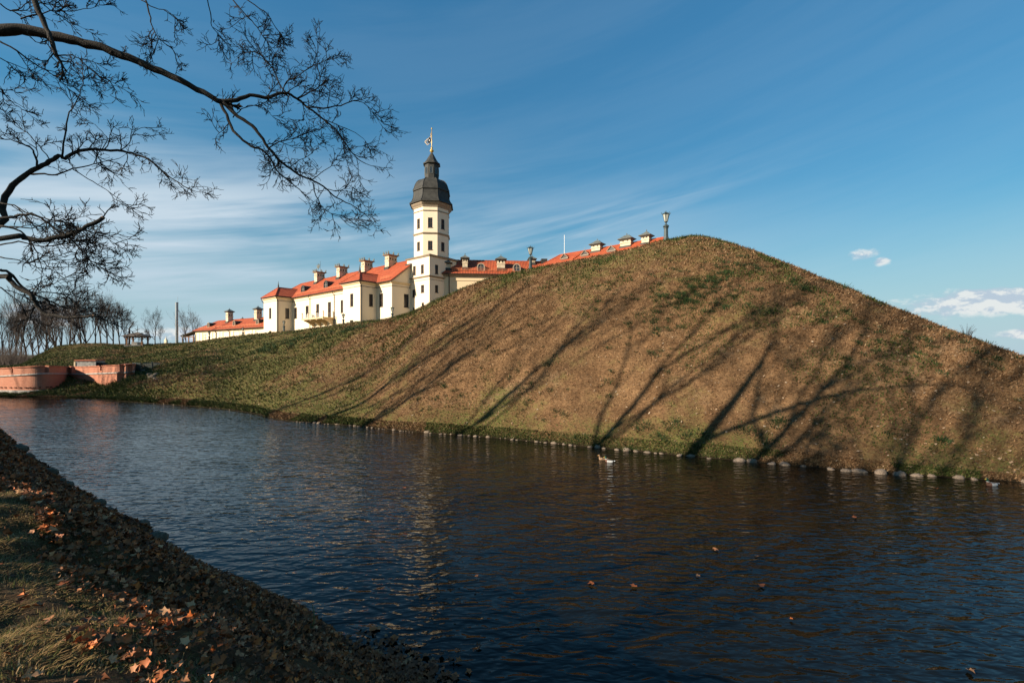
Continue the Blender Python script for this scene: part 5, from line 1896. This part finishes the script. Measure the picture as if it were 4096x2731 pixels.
limb(c6([(1230, -900), (1270, -450), (1315, -100), (1420, 60), (1480, 120), (1530, 185), (1590, 275)], 9.3, 9.5), .018, .006, 8, .4, .72)
limb(c6([(1300, -900), (1330, -450), (1370, -90), (1500, 30), (1570, 80), (1610, 140), (1660, 215)], 9.3, 9.5), .016, .006, 8, .4, .72)
limb(c6([(1480, 120), (1440, 100), (1400, 130), (1350, 165)], 9.3, 9.4), .009, .004, 6, .3, .1)

# ------------------------------------------------------------------ stones
def stone_mesh(seed, mat):
    r = np.random.default_rng(seed)
    m_, n_ = 7, 11
    vs = []
    ph = r.uniform(0, 6.28, (4, 2)); fr_ = r.integers(1, 4, (4, 2)); am = r.uniform(.07, .17, 4)
    for i in range(1, m_):
        th = math.pi * i / m_
        for j in range(n_):
            a = 2 * math.pi * j / n_
            k = 1 + sum(am[q] * math.sin(fr_[q, 0] * a + ph[q, 0]) * math.cos(fr_[q, 1] * th + ph[q, 1]) for q in range(4)) + r.uniform(-.05, .05)
            x, y, z = math.sin(th) * math.cos(a) * k, math.sin(th) * math.sin(a) * k, math.cos(th) * k
            z = math.copysign(abs(z) ** .85, z)
            vs.append((x, y, z))
    top, bot = len(vs), len(vs) + 1
    vs += [(0, 0, .98), (0, 0, -.98)]
    fs = []
    for i in range(m_ - 2):
        for j in range(n_):
            k = (j + 1) % n_
            fs.append((i * n_ + j, (i + 1) * n_ + j, (i + 1) * n_ + k, i * n_ + k))
    for j in range(n_):
        k = (j + 1) % n_
        fs.append((top, j, k)); fs.append((bot, (m_ - 2) * n_ + k, (m_ - 2) * n_ + j))
    me = bpy.data.meshes.new('shore_stone')
    me.from_pydata(vs, [], fs)
    me.polygons.foreach_set('use_smooth', np.ones(len(me.polygons), dtype=bool))
    me.materials.append(mat)
    return me


stones = [stone_mesh(s, M['stone']) for s in range(40, 46)]
stones_d = [stone_mesh(s, M['stone_dark']) for s in range(50, 54)]


def ordn(i):
    if i < len(ORD): return ORD[i]
    tens = ['', '', 'twenty', 'thirty', 'forty', 'fifty', 'sixty', 'seventy', 'eighty', 'ninety']
    n_ = i + 1
    if n_ % 10 == 0: return {40: 'fortieth', 50: 'fiftieth', 60: 'sixtieth', 70: 'seventieth', 80: 'eightieth', 90: 'ninetieth', 100: 'hundredth'}.get(n_, str(n_) + 'th')
    if n_ > 100: return 'hundred-and-' + ordn(n_ - 101)
    return tens[n_ // 10] + '-' + ORD[n_ % 10 - 1]


far = []
z3 = lambda x: (2300 + x / 1.3096) / 4
for x, wpx in ((2350, 60), (2085, 40), (2015, 62), (1880, 64), (1790, 82), (1693, 84), (1595, 84), (1495, 92), (1410, 60), (1340, 56), (1200, 34), (1100, 66), (1025, 62), (930, 74), (860, 66), (700, 40), (605, 48), (545, 40), (458, 36), (423, 26), (382, 52), (320, 34), (275, 52), (222, 40), (153, 26), (120, 40), (80, 44)):
    far.append((z3(x), wpx / 1.3096 / 4))
r_ = random.Random(3)
px = 575.0
while px > 292:
    wpx = r_.choice((2.6, 3.2, 3.8, 4.6, 5.6, 7.4)) * np.interp(px, [292, 420, 575], [.55, .95, 1.0])
    far.append((px, wpx))
    px -= wpx * r_.uniform(.9, 1.5) + (4 if r_.random() < .12 else 0)
px = 250
while px > 150:
    far.append((px, r_.uniform(1.5, 3.0))); px -= r_.uniform(3, 11)
far.sort(key=lambda t: -t[0])
for i, (px, wpx) in enumerate(far):
    q = shore_pt(px)
    wm = wpx * q.y / FPX
    s = wm / 2 * r_.uniform(.72, .98)
    o = link('shore_stone', stones[r_.randrange(6)], None, (q.x - .02, q.y + r_.uniform(-.12, .10), -.02 + s * r_.uniform(-.22, .12)), r_.uniform(-.5, .5) + (math.pi if r_.random() < .5 else 0))
    o.scale = (s, s * .8, s * r_.uniform(.48, .80))
    o.rotation_euler = (r_.uniform(-.35, .35), r_.uniform(-.3, .3), o.rotation_euler[2])
    tag(o, 'rounded grey stone on the far waterline, %s stone from the right' % ordn(i), 'stone', 'stones along the far waterline')
# rubble patch on the slope
for i, (px, py, s) in enumerate(((148, 374, .28), (150, 374.5, .35), (152, 375.5, .3), (153.5, 377, .32), (155, 378.3, .26), (151, 377.2, .3), (156, 374.2, .34), (149.5, 376, .25), (154.5, 375.2, .3), (146.5, 372.2, .3), (143.5, 371, .35), (157, 379.3, .22))):
    q = hill_hit(px, py) or P(px, py, 57)
    o = link('rubble_stone', stones[i % 6], None, (q.x, q.y, q.z + .02), i * 1.3)
    o.scale = (s, s * .8, s * .6)
    tag(o, 'pale rubble stone in the patch right of the brick wall, %s from the left' % ORD[sorted([148, 150, 152, 153.5, 155, 151, 156, 149.5, 154.5, 146.5, 143.5, 157]).index(px)], 'stone', 'rubble right of the brick wall')
# dark stones on the near shore
near_st = [(18, 450, 12), (27, 457, 9), (36, 466, 10), (48, 474, 12), (60, 482, 8), (66, 488, 12), (75, 494, 8), (97, 506, 12), (107, 512, 9), (113, 517, 8), (139, 529, 15), (154, 543, 18), (170, 556, 10), (185, 566, 15), (199, 574, 12), (230, 588, 13), (247, 599, 16), (290, 615, 14)]
for i, (px, py, wpx) in enumerate(near_st):
    d = shore_d(py + 3)
    q = P(px + wpx * .15, py + 3, d)
    s = wpx * d / FPX / 2 * 1.05
    o = link('bank_stone', stones_d[i % 4], None, (q.x, q.y, .10 + s * .45), i * 1.1)
    o.scale = (s, s * .85, s * .75)
    tag(o, 'dark mossy stone at the foot of the leafy bank, %s from the left' % ORD[i], 'stone', 'stones at the foot of the leafy bank')

# ------------------------------------------------------------------ grass on the rampart
def blades(pos, nrm_lean, h, wd, colr, name, mat, parent=None):
    """single triangles with a leaning tip; arrays"""
    n_ = len(pos)
    a = rng.uniform(0, 6.283, n_)
    side = np.stack([np.cos(a), np.sin(a), np.zeros(n_)], -1) * (wd / 2)[:, None]
    tip = pos + np.stack([nrm_lean[:, 0], nrm_lean[:, 1], np.ones(n_)], -1) * h[:, None]
    v = np.stack([pos - side, pos + side, tip], 1).reshape(-1, 3)
    f_ = np.arange(n_ * 3).reshape(-1, 3)
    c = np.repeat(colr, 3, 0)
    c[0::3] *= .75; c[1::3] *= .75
    return link(name, mesh_np(name, v, f_, mat, np.clip(c, 0, 1)), parent)


def sample_hill(n_, r0, r1, c0=0, c1=None):
    c1 = c1 or nu - 1
    iu = rng.uniform(c0, c1 - .001, n_); iv = rng.uniform(r0, r1 - .001, n_)
    i, j = iu.astype(int), iv.astype(int)
    fu, fv = (iu - i)[:, None], (iv - j)[:, None]
    p = (T[i, j] * (1 - fu) * (1 - fv) + T[i + 1, j] * fu * (1 - fv) + T[i, j + 1] * (1 - fu) * fv + T[i + 1, j + 1] * fu * fv)
    return p


def palette(n_, cols, wts):
    k = rng.choice(len(cols), n_, p=np.array(wts) / sum(wts))
    c = np.array(cols)[k]
    return c * rng.uniform(.7, 1.3, n_)[:, None]


TOP = 2 + NV
p = sample_hill(230000, 2, TOP + 1)
p = p[(p[:, 2] > .05) & (abs(p[:, 0] / p[:, 1]) < 1.25)]
keep = rng.random(len(p)) < np.clip(60 / p[:, 1], .25, 1)
p = p[keep]
pe = sample_hill(60000, 2, 5)
pe = pe[(pe[:, 2] > .02) & (pe[:, 2] < .55) & (abs(pe[:, 0] / pe[:, 1]) < 1.25)]
p = np.concatenate([p, pe])
gmask = (.6 * vnoise(p[:, 0], p[:, 1], 6, 21) + .5 * vnoise(p[:, 0], p[:, 1], 1.6, 22) + np.clip((-p[:, 0] - 5) / 100, 0, .30) + .12 * (p[:, 2] < 1.2) + np.clip((p[:, 2] - 9.5) / 45, 0, .14)) > .155
straw = palette(len(p), [(.245, .140, .068), (.17, .092, .043), (.33, .22, .12), (.085, .05, .024)], [5, 4, 2, 3])
green = palette(len(p), [(.050, .070, .015), (.09, .105, .025), (.032, .05, .012), (.20, .15, .07)], [4, 3, 3, 2])
cg = np.where(gmask[:, None], green, straw)
dist = np.hypot(p[:, 0], p[:, 1])
h = rng.uniform(.04, .13, len(p)) * np.clip(dist / 32, .7, 1.9) * np.where(gmask, 1.25, 1.0)
wd = rng.uniform(.03, .075, len(p)) * np.clip(dist / 32, .7, 2.2)
lean = np.stack([rng.normal(-.25, .6, len(p)), rng.normal(-.7, .6, len(p))], -1)
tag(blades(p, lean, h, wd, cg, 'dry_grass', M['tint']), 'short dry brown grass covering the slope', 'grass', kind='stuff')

# darker green tufts in clumps
cl_c = []
for px, py, rad, n_ in ((700, 290, 1.3, 26), (680, 298, .9, 12), (715, 285, .9, 14), (690, 283, .8, 8), (672, 307, .6, 5), (720, 296, .5, 4), (650, 320, .35, 3), (655, 331, .35, 2), (717, 309, .45, 4), (755, 311, .9, 6), (707, 311, .3, 2), (745, 262, .9, 8), (738, 257, .6, 4), (800, 297, .6, 5), (665, 437, .6, 5), (660, 428, .5, 3), (705, 436, .5, 4),
                        (760, 437, .7, 6), (775, 425, .5, 3), (870, 342, .6, 3), (925, 430, .7, 4), (560, 420, 1.2, 6), (615, 395, .5, 2), (735, 275, 1.0, 5), (600, 265, .8, 3), (640, 425, .5, 3), (915, 300, .6, 3), (820, 280, 1.1, 4), (300, 340, 3.0, 22), (330, 335, 2.5, 16), (275, 345, 3, 18), (255, 352, 3, 16), (225, 350, 2.5, 10), (350, 331, 2.0, 10), (240, 343, 2.5, 10)):
    c = hill_hit(px, py)
    if c is None: continue
    for k in range(n_):
        x, y = c.x + random.gauss(0, rad), c.y + random.gauss(0, rad * .8)
        z = hill_z(x, y)
        if z: cl_c.append((x, y, z, random.uniform(.10, .24) * (1 if c.y < 60 else 1.6)))
for k in range(2600):
    q = sample_hill(1, 8, TOP + 1)[0]
    gg = float(vnoise(np.array([q[0]]), np.array([q[1]]), 5.0, 51)[0] + .6 * vnoise(np.array([q[0]]), np.array([q[1]]), 1.4, 52)[0])
    if gg + .35 * (q[2] / 17) * (q[0] > 5) + (.2 if q[0] < -20 else 0) > .13 + random.uniform(-.12, .12):
        cl_c.append((q[0], q[1], q[2], random.uniform(.05, .17)))
cc_ = np.array(cl_c)
rep = 70
pp = np.repeat(cc_, rep, 0)
off_ = rng.normal(0, 1, (len(pp), 2)) * pp[:, 3:4]
pos = np.stack([pp[:, 0] + off_[:, 0], pp[:, 1] + off_[:, 1], pp[:, 2] + off_[:, 1] * .55 + .25 * off_[:, 0] * .4], -1)
hh = rng.uniform(.5, 1.2, len(pos)) * pp[:, 3] * .9
ww = rng.uniform(.10, .25, len(pos)) * pp[:, 3] + .008
ln = np.stack([off_[:, 0] / pp[:, 3] * .35 - .1, off_[:, 1] / pp[:, 3] * .35 - .3], -1)
gc = palette(len(pos), [(.014, .036, .012), (.024, .050, .015), (.04, .062, .016)], [4, 3, 2])
tag(blades(pos, ln, hh, ww, gc, 'green_tufts', M['tint']), 'dark green weed tufts dotted over the brown slope', 'plants', kind='stuff')

# pale fallen leaves on the slope and rough tussocks along the waterline
p = sample_hill(26000, 3, TOP)
p = p[(p[:, 1] < 62) & (rng.random(len(p)) < np.clip(1.15 - p[:, 2] / 17, .15, 1))]
n_ = len(p)
a = rng.uniform(0, 6.283, n_); s = rng.uniform(.02, .055, n_)
ex = np.stack([np.cos(a), np.sin(a), rng.uniform(-.3, .7, n_)], -1) * s[:, None]
ey = np.stack([-np.sin(a), np.cos(a), rng.uniform(-.3, .7, n_)], -1) * s[:, None] * .8
p[:, 2] += .05
v = np.stack([p - ex - ey, p + ex - ey, p + ex + ey, p - ex + ey], 1).reshape(-1, 3)
lc_ = palette(n_, [(.30, .20, .12), (.25, .14, .07), (.36, .27, .18), (.17, .085, .04)], [4, 4, 1, 2])
tag(link('slope_leaves', mesh_np('slope_leaves', v, np.arange(n_ * 4).reshape(-1, 4), M['leaf'], np.repeat(lc_, 4, 0))), 'pale fallen leaves scattered over the slope', 'leaves', kind='stuff')

# ------------------------------------------------------------------ leaves and grass on the near bank
def leaf_shape(seed, folds=.25):
    """five lobed leaf as a fan; unit size about 1"""
    r = np.random.default_rng(seed)
    tips = [(-90, .42), (-60, .45), (-35, .72), (-8, .52), (20, .90), (50, .58), (90, 1.0), (130, .58), (160, .90), (188, .52), (215, .72), (240, .45)]
    pts = [(0, 0, 0)]
    for an, ra in tips:
        ra *= r.uniform(.82, 1.15) * .55
        a = R_(an + r.uniform(-6, 6))
        x, y = ra * math.cos(a), ra * math.sin(a)
        pts.append((x, y, folds * abs(x) * r.uniform(.4, 1.4) + r.uniform(-.09, .16) + .25 * y * y * r.uniform(-1, 1)))
    fs = [(0, i, i % 12 + 1) for i in range(1, 13)]
    return np.array(pts), np.array(fs)


LV = [leaf_shape(s, random.Random(s).uniform(.0, .8)) for s in range(10)]


def rand_rot(n_, tilt):
    az_ = rng.uniform(0, 6.283, n_); t1 = rng.normal(0, tilt, n_); t2 = rng.normal(0, tilt, n_)
    ca, sa, c1, s1, c2_, s2 = np.cos(az_), np.sin(az_), np.cos(t1), np.sin(t1), np.cos(t2), np.sin(t2)
    Rz = np.zeros((n_, 3, 3)); Rz[:, 0, 0] = ca; Rz[:, 0, 1] = -sa; Rz[:, 1, 0] = sa; Rz[:, 1, 1] = ca; Rz[:, 2, 2] = 1
    Rx = np.zeros((n_, 3, 3)); Rx[:, 0, 0] = 1; Rx[:, 1, 1] = c1; Rx[:, 1, 2] = -s1; Rx[:, 2, 1] = s1; Rx[:, 2, 2] = c1
    Ry = np.zeros((n_, 3, 3)); Ry[:, 1, 1] = 1; Ry[:, 0, 0] = c2_; Ry[:, 0, 2] = s2; Ry[:, 2, 0] = -s2; Ry[:, 2, 2] = c2_
    return Rx @ Ry @ Rz


LEAFC = [(.36, .105, .030), (.40, .17, .070), (.22, .072, .022), (.55, .15, .03), (.09, .034, .012), (.50, .26, .12)]
LEAFW = [5, 3, 4, 1.3, 4, 1.0]


def leaves_mass(P_, size, tilt, cols, wts, name):
    n_ = len(P_)
    Rm = rand_rot(n_, tilt)
    kind = rng.integers(0, len(LV), n_)
    V_ = np.array([LV[k][0] for k in range(len(LV))])[kind]        # n,13,3
    W_ = np.einsum('nij,nkj->nki', Rm, V_) * size[:, None, None] + P_[:, None, :]
    F_ = (LV[0][1][None] + (np.arange(n_) * 13)[:, None, None]).reshape(-1, 3)
    cc = palette(n_, cols, wts)
    cc = np.repeat(cc, 13, 0) * rng.uniform(.85, 1.15, (n_ * 13, 1))
    return mesh_np(name, W_.reshape(-1, 3), F_, M['leaf'], np.clip(cc, 0, 1))


def slope_tilt(pts):
    pts = pts.copy()
    pts[:, 2] += rng.uniform(.01, .06, len(pts))
    return pts


ua = []
for (u0, u1, dens, w1) in ((UC1 - 6, UC1 + 2.5, 330, 4.9), (UC1 - 13, UC1 - 6, 210, 4.9), (UC1 - 24, UC1 - 13, 110, 5.2), (UC0 - 5, UC1 - 24, 50, 5.5)):
    n_ = int((u1 - u0) * w1 * dens)
    ua.append(np.stack([rng.uniform(u0, u1, n_), rng.uniform(-.12, w1, n_) ** 1.0], -1))
ua = np.concatenate(ua)
lim = 3.75 + .8 * vnoise(ua[:, 0], ua[:, 1] * 0, 1.4, 9) + .5 * vnoise(ua[:, 0], ua[:, 1], .5, 10)
keep = (ua[:, 1] < lim) | (rng.random(len(ua)) < .05)
ua = ua[keep]
lp_ = slope_tilt(bank_xyz(ua[:, 0], ua[:, 1]))
lp_[:, 2] = np.maximum(lp_[:, 2], .03)
sz = rng.uniform(.05, .115, len(lp_)) * np.interp(np.hypot(lp_[:, 0], lp_[:, 1]), [2, 6, 12, 26], [.68, .95, 1.05, 2.2])
tag(link('fallen_leaves', leaves_mass(lp_, sz, .55, LEAFC, LEAFW, 'fallen_leaves')), 'thick layer of dead brown leaves on the near bank', 'leaves', kind='stuff')
# the nearest and largest leaves, each an object
lvm = []
for k in range(24):
    v_, f_ = LV[k % 10]
    c = np.array(LEAFC[[0, 3, 1, 0, 5, 2, 3, 1][k % 8]]) * random.uniform(.4, .75)
    lvm.append(mesh_np('leaf', v_, f_, M['leaf'], np.repeat(np.clip(c, 0, 1)[None], 13, 0) * rng.uniform(.85, 1.15, (13, 1))))
uu_ = rng.uniform(UC1 - 11, UC1 + 1.2, 290); wv_ = np.where(rng.random(290) < .9, rng.uniform(.1, 3.8, 290), rng.uniform(3.8, 5.2, 290))
q_ = bank_xyz(uu_, wv_)
for k in range(290):
    o = link('leaf', lvm[k % 24], near_bank, tuple(q_[k] + np.array((0, 0, .07))))
    o.rotation_euler = (random.gauss(0, .5), random.gauss(0, .5), random.uniform(0, 6.28))
    s = random.uniform(.075, .12) * min(1.0, .62 + .07 * float(np.hypot(q_[k][0], q_[k][1]))); o.scale = (s, s, s)

# flat grass at the lower left
n_ = 230000
u_ = rng.uniform(UC1 - 9, UC1 + 3, n_); w_ = rng.uniform(2.7, 6.2, n_)
g1 = vnoise(u_, w_, .7, 31) + .5 * vnoise(u_, w_, .25, 32)
keep = (w_ > 3.25 - .9 * g1) & (rng.random(n_) < np.clip(1.1 + g1, .6, 1))
u_, w_ = u_[keep], w_[keep]
gp = bank_xyz(u_, w_)
n_ = len(gp)
comb = vnoise(gp[:, 0], gp[:, 1], .35, 33) * 9
L1 = rng.uniform(.018, .07, n_)
dirx, diry = np.cos(comb + rng.normal(0, .7, n_)), np.sin(comb + rng.normal(0, .7, n_))
mid = gp + np.stack([dirx * L1 * .45, diry * L1 * .45, L1 * rng.uniform(.05, .5, n_)], -1)
tip = mid + np.stack([dirx * L1 * .7, diry * L1 * .7, L1 * rng.uniform(-.3, .25, n_)], -1)
sd = np.stack([-diry, dirx, np.zeros(n_)], -1) * rng.uniform(.0014, .0034, n_)[:, None]
v = np.stack([gp - sd, gp + sd, mid + sd * .8, mid - sd * .8, tip], 1).reshape(-1, 3)
b0 = np.arange(n_)[:, None] * 5
f_ = np.concatenate([b0 + np.array([[0, 1, 2]]), b0 + np.array([[0, 2, 3]]), b0 + np.array([[3, 2, 4]])], 0)
gcol = palette(n_, [(.25, .15, .058), (.18, .105, .038), (.075, .075, .015), (.13, .098, .024), (.045, .05, .010), (.34, .22, .10)], [4, 4, 2, 3, 2, 1])
tag(link('bank_grass', mesh_np('bank_grass', v, f_, M['tint'], np.repeat(gcol, 5, 0))), 'matted straw and green grass at the lower left', 'grass', kind='stuff')

# twigs sticking out of the water at the bank's foot
for (pts, lab) in (([(253, 650, 0), (258, 640, .1), (266, 622, .3), (266, 612, .42), (264, 603, .55)], 'mossy upright twig standing out of the water by the bank'),
                   ([(254, 654, .1), (268, 648, .22), (282, 640, .3)], 'short mossy stick lying at the water edge below the upright twig')):
    d = shore_d(652) * .97
    b = MB(); base = P(pts[0][0] + 75, pts[0][1], d)
    q = [P(a + 48, c, d) for a, c, _ in pts]
    o0 = Vector((q[0].x, q[0].y, 0))
    b.tube([p_ - o0 for p_ in q], [.014, .013, .011, .009, .004][:len(q)], 5)
    for j in range(1, len(q) - 1):
        b.tube([q[j] - o0, q[j] - o0 + Vector((random.uniform(-.05, .06), 0, .05))], [.006, .003], 4)
    tag(b.build('water_twig', plain('mossy_twig_%d' % len(pts), (.16, .15, .05), .9), None, o0), lab, 'twig')

# ------------------------------------------------------------------ floating leaves
fl_spots = [(634, 587, 9, 'pale brown maple leaf floating on dark water, brightest of the lower right'), (592, 584, 9, 'reddish leaf floating just left of the pale floating leaf'), (761, 586, 9, 'curled red-brown leaf floating in the middle of the right-hand water'),
            (715, 550, 8, 'orange curled leaf floating upper middle right'), (757, 557, 6, 'small orange leaf floating right of the curled orange one'), (698, 576, 6, 'small brown leaf floating between pale and orange leaves'), (791, 620, 6, 'small dark leaf floating low in the right-hand water'),
            (404, 488, 5, 'lone red leaf floating in the bright reflections'), (855, 518, 6, 'small leaf floating near the far stones at right'), (936, 489, 6, 'pale leaf floating left of the right-hand duck'), (478, 646, 9, 'pale leaf floating lower middle left'), (538, 627, 8, 'brown leaf floating lower middle'),
            (477, 577, 5, 'tiny curled leaf floating amid the golden reflections'), (970, 672, 9, 'reddish leaf floating near the lower right corner'), (372, 630, 12, 'brown leaf floating off the bank by the mossy twig'), (395, 640, 12, 'large brown leaf floating right of the bank leaves')]
for k, (px, py, wpx, lab) in enumerate(fl_spots):
    d = shore_d(py); q = P(px, py, d)
    o = link('floating_leaf', lvm[(k * 5 + 3) % 24], None, (q.x, q.y, .035), k * 1.7)
    s = max(.10, wpx * d / FPX * .95); o.scale = (s, s, s * .8)
    tag(o, lab, 'leaf', 'leaves afloat on the moat')
n_ = 800
fx = rng.normal(0, 1, (n_, 2))
cpx = 396 + fx[:, 0] * 27 + fx[:, 1] * 14; cpy = 676 + fx[:, 1] * 17
sel = (cpy > 618) & (cpy < 720)
cpx, cpy = cpx[sel], cpy[sel]
dd = FPX * EYE / (cpy - HY)
fp_ = np.stack([(cpx - CX) / FPX * dd, dd, np.full(len(dd), .012) + rng.uniform(0, .012, len(dd))], -1)
fm = leaves_mass(fp_, rng.uniform(.07, .17, len(fp_)), .10, [(.20, .068, .025), (.30, .09, .025), (.13, .05, .022), (.34, .15, .06)], [4, 2, 3, 1], 'floating_litter')
tag(link('floating_litter', fm), 'mat of sodden leaves floating against the near bank', 'leaves', kind='stuff')

# ------------------------------------------------------------------ ducks
def duck_mesh(name, seed, drake):
    b = MB()

    def ell(c, r, n1=8, n2=12):
        pr = [(max(.001, math.sin(math.pi * i / n1)), -math.cos(math.pi * i / n1)) for i in range(n1 + 1)]
        vs, fs = [], []
        for rr_, z in pr:
            for j in range(n2):
                a = 2 * math.pi * j / n2
                vs.append((c[0] + r[0] * z, c[1] + r[1] * rr_ * math.cos(a), c[2] + r[2] * rr_ * math.sin(a)))
        for i in range(n1):
            for j in range(n2):
                k = (j + 1) % n2
                fs.append((i * n2 + j, i * n2 + k, (i + 1) * n2 + k, (i + 1) * n2 + j))
        b.add(vs, fs)
    ell((0, 0, .05), (.22, .105, .085)); ell((.06, 0, .06), (.15, .11, .09)); ell((-.20, 0, .09), (.10, .05, .03)); ell((.17, 0, .12), (.06, .05, .09))
    ell((.185, 0, .20), (.045, .042, .07)); ell((.205, 0, .26), (.058, .045, .046)); ell((.275, 0, .245), (.042, .022, .013))
    me0 = b.mesh(name)
    o = bpy.data.objects.new('tmp', me0); col.objects.link(o)
    md = o.modifiers.new('r', 'REMESH'); md.mode = 'VOXEL'; md.voxel_size = .011; md.use_smooth_shade = True
    s_ = o.modifiers.new('s', 'SMOOTH'); s_.iterations = 4; s_.factor = .5
    dg = bpy.context.evaluated_depsgraph_get()
    me = bpy.data.meshes.new_from_object(o.evaluated_get(dg)); me.name = name
    bpy.data.objects.remove(o)
    co = np.empty(len(me.vertices) * 3, dtype=np.float32); me.vertices.foreach_get('co', co); co = co.reshape(-1, 3)
    c = np.zeros((len(co), 4), dtype=np.float32); c[:, 3] = 1
    x, z = co[:, 0], co[:, 2]
    if drake:
        c[:, :3] = (.36, .36, .35)
        c[(z > .105) & (x < .12), :3] = (.16, .14, .12)
        c[(x > .11) & (z < .165), :3] = (.11, .055, .035)
        c[x < -.17, :3] = (.03, .03, .03); c[(x < -.235), :3] = (.6, .6, .58)
        c[(z > .165) & (x > .12), :3] = (.012, .05, .028); c[(z > .163) & (z < .18) & (x > .12), :3] = (.7, .7, .68)
    else:
        nn = vnoise(co[:, 0] * 40, co[:, 1] * 40 + z * 30, 1, 5)[:, None]
        c[:, :3] = np.array((.20, .125, .07)) * (1 + 1.1 * nn)
        c[(z > .165) & (x > .12), :3] = (.17, .11, .065)
    c[(x > .255) & (z > .2), :3] = (.50, .33, .04) if drake else (.42, .2, .04)
    at = me.color_attributes.new('tint', 'FLOAT_COLOR', 'POINT'); at.data.foreach_set('color', c.ravel())
    me.materials.append(M['duck'])
    me.polygons.foreach_set('use_smooth', np.ones(len(me.polygons), dtype=bool))
    return me


M['duck'] = tinted('feathers', .6, .3)
dk_m, dk_f = duck_mesh('duck', 1, True), duck_mesh('duck', 2, False)
for me, px, py, rz, s, lab in ((dk_m, 609.5, 461.5, R_(160), .95, 'grey drake with dark head swimming beside the brown duck'),
                               (dk_f, 603, 459.2, R_(175), .9, 'brown female duck swimming just behind the drake'),
                               (dk_m, 992, 485.0, R_(186), 1.1, 'lone drake swimming under the far bank at the right edge')):
    d = shore_d(py); q = P(px, py, d)
    o = link('duck', me, None, (q.x, q.y, -.015), rz); o.scale = (s, s, s)
    tag(o, lab, 'duck', 'ducks on the moat')
    for sgn in (-1, 1):
        MB().lathe([(.002, -.004), (.006, 0), (.002, .004)], 6).build('eye', M['black'], o, (.228, sgn * .043, .268))
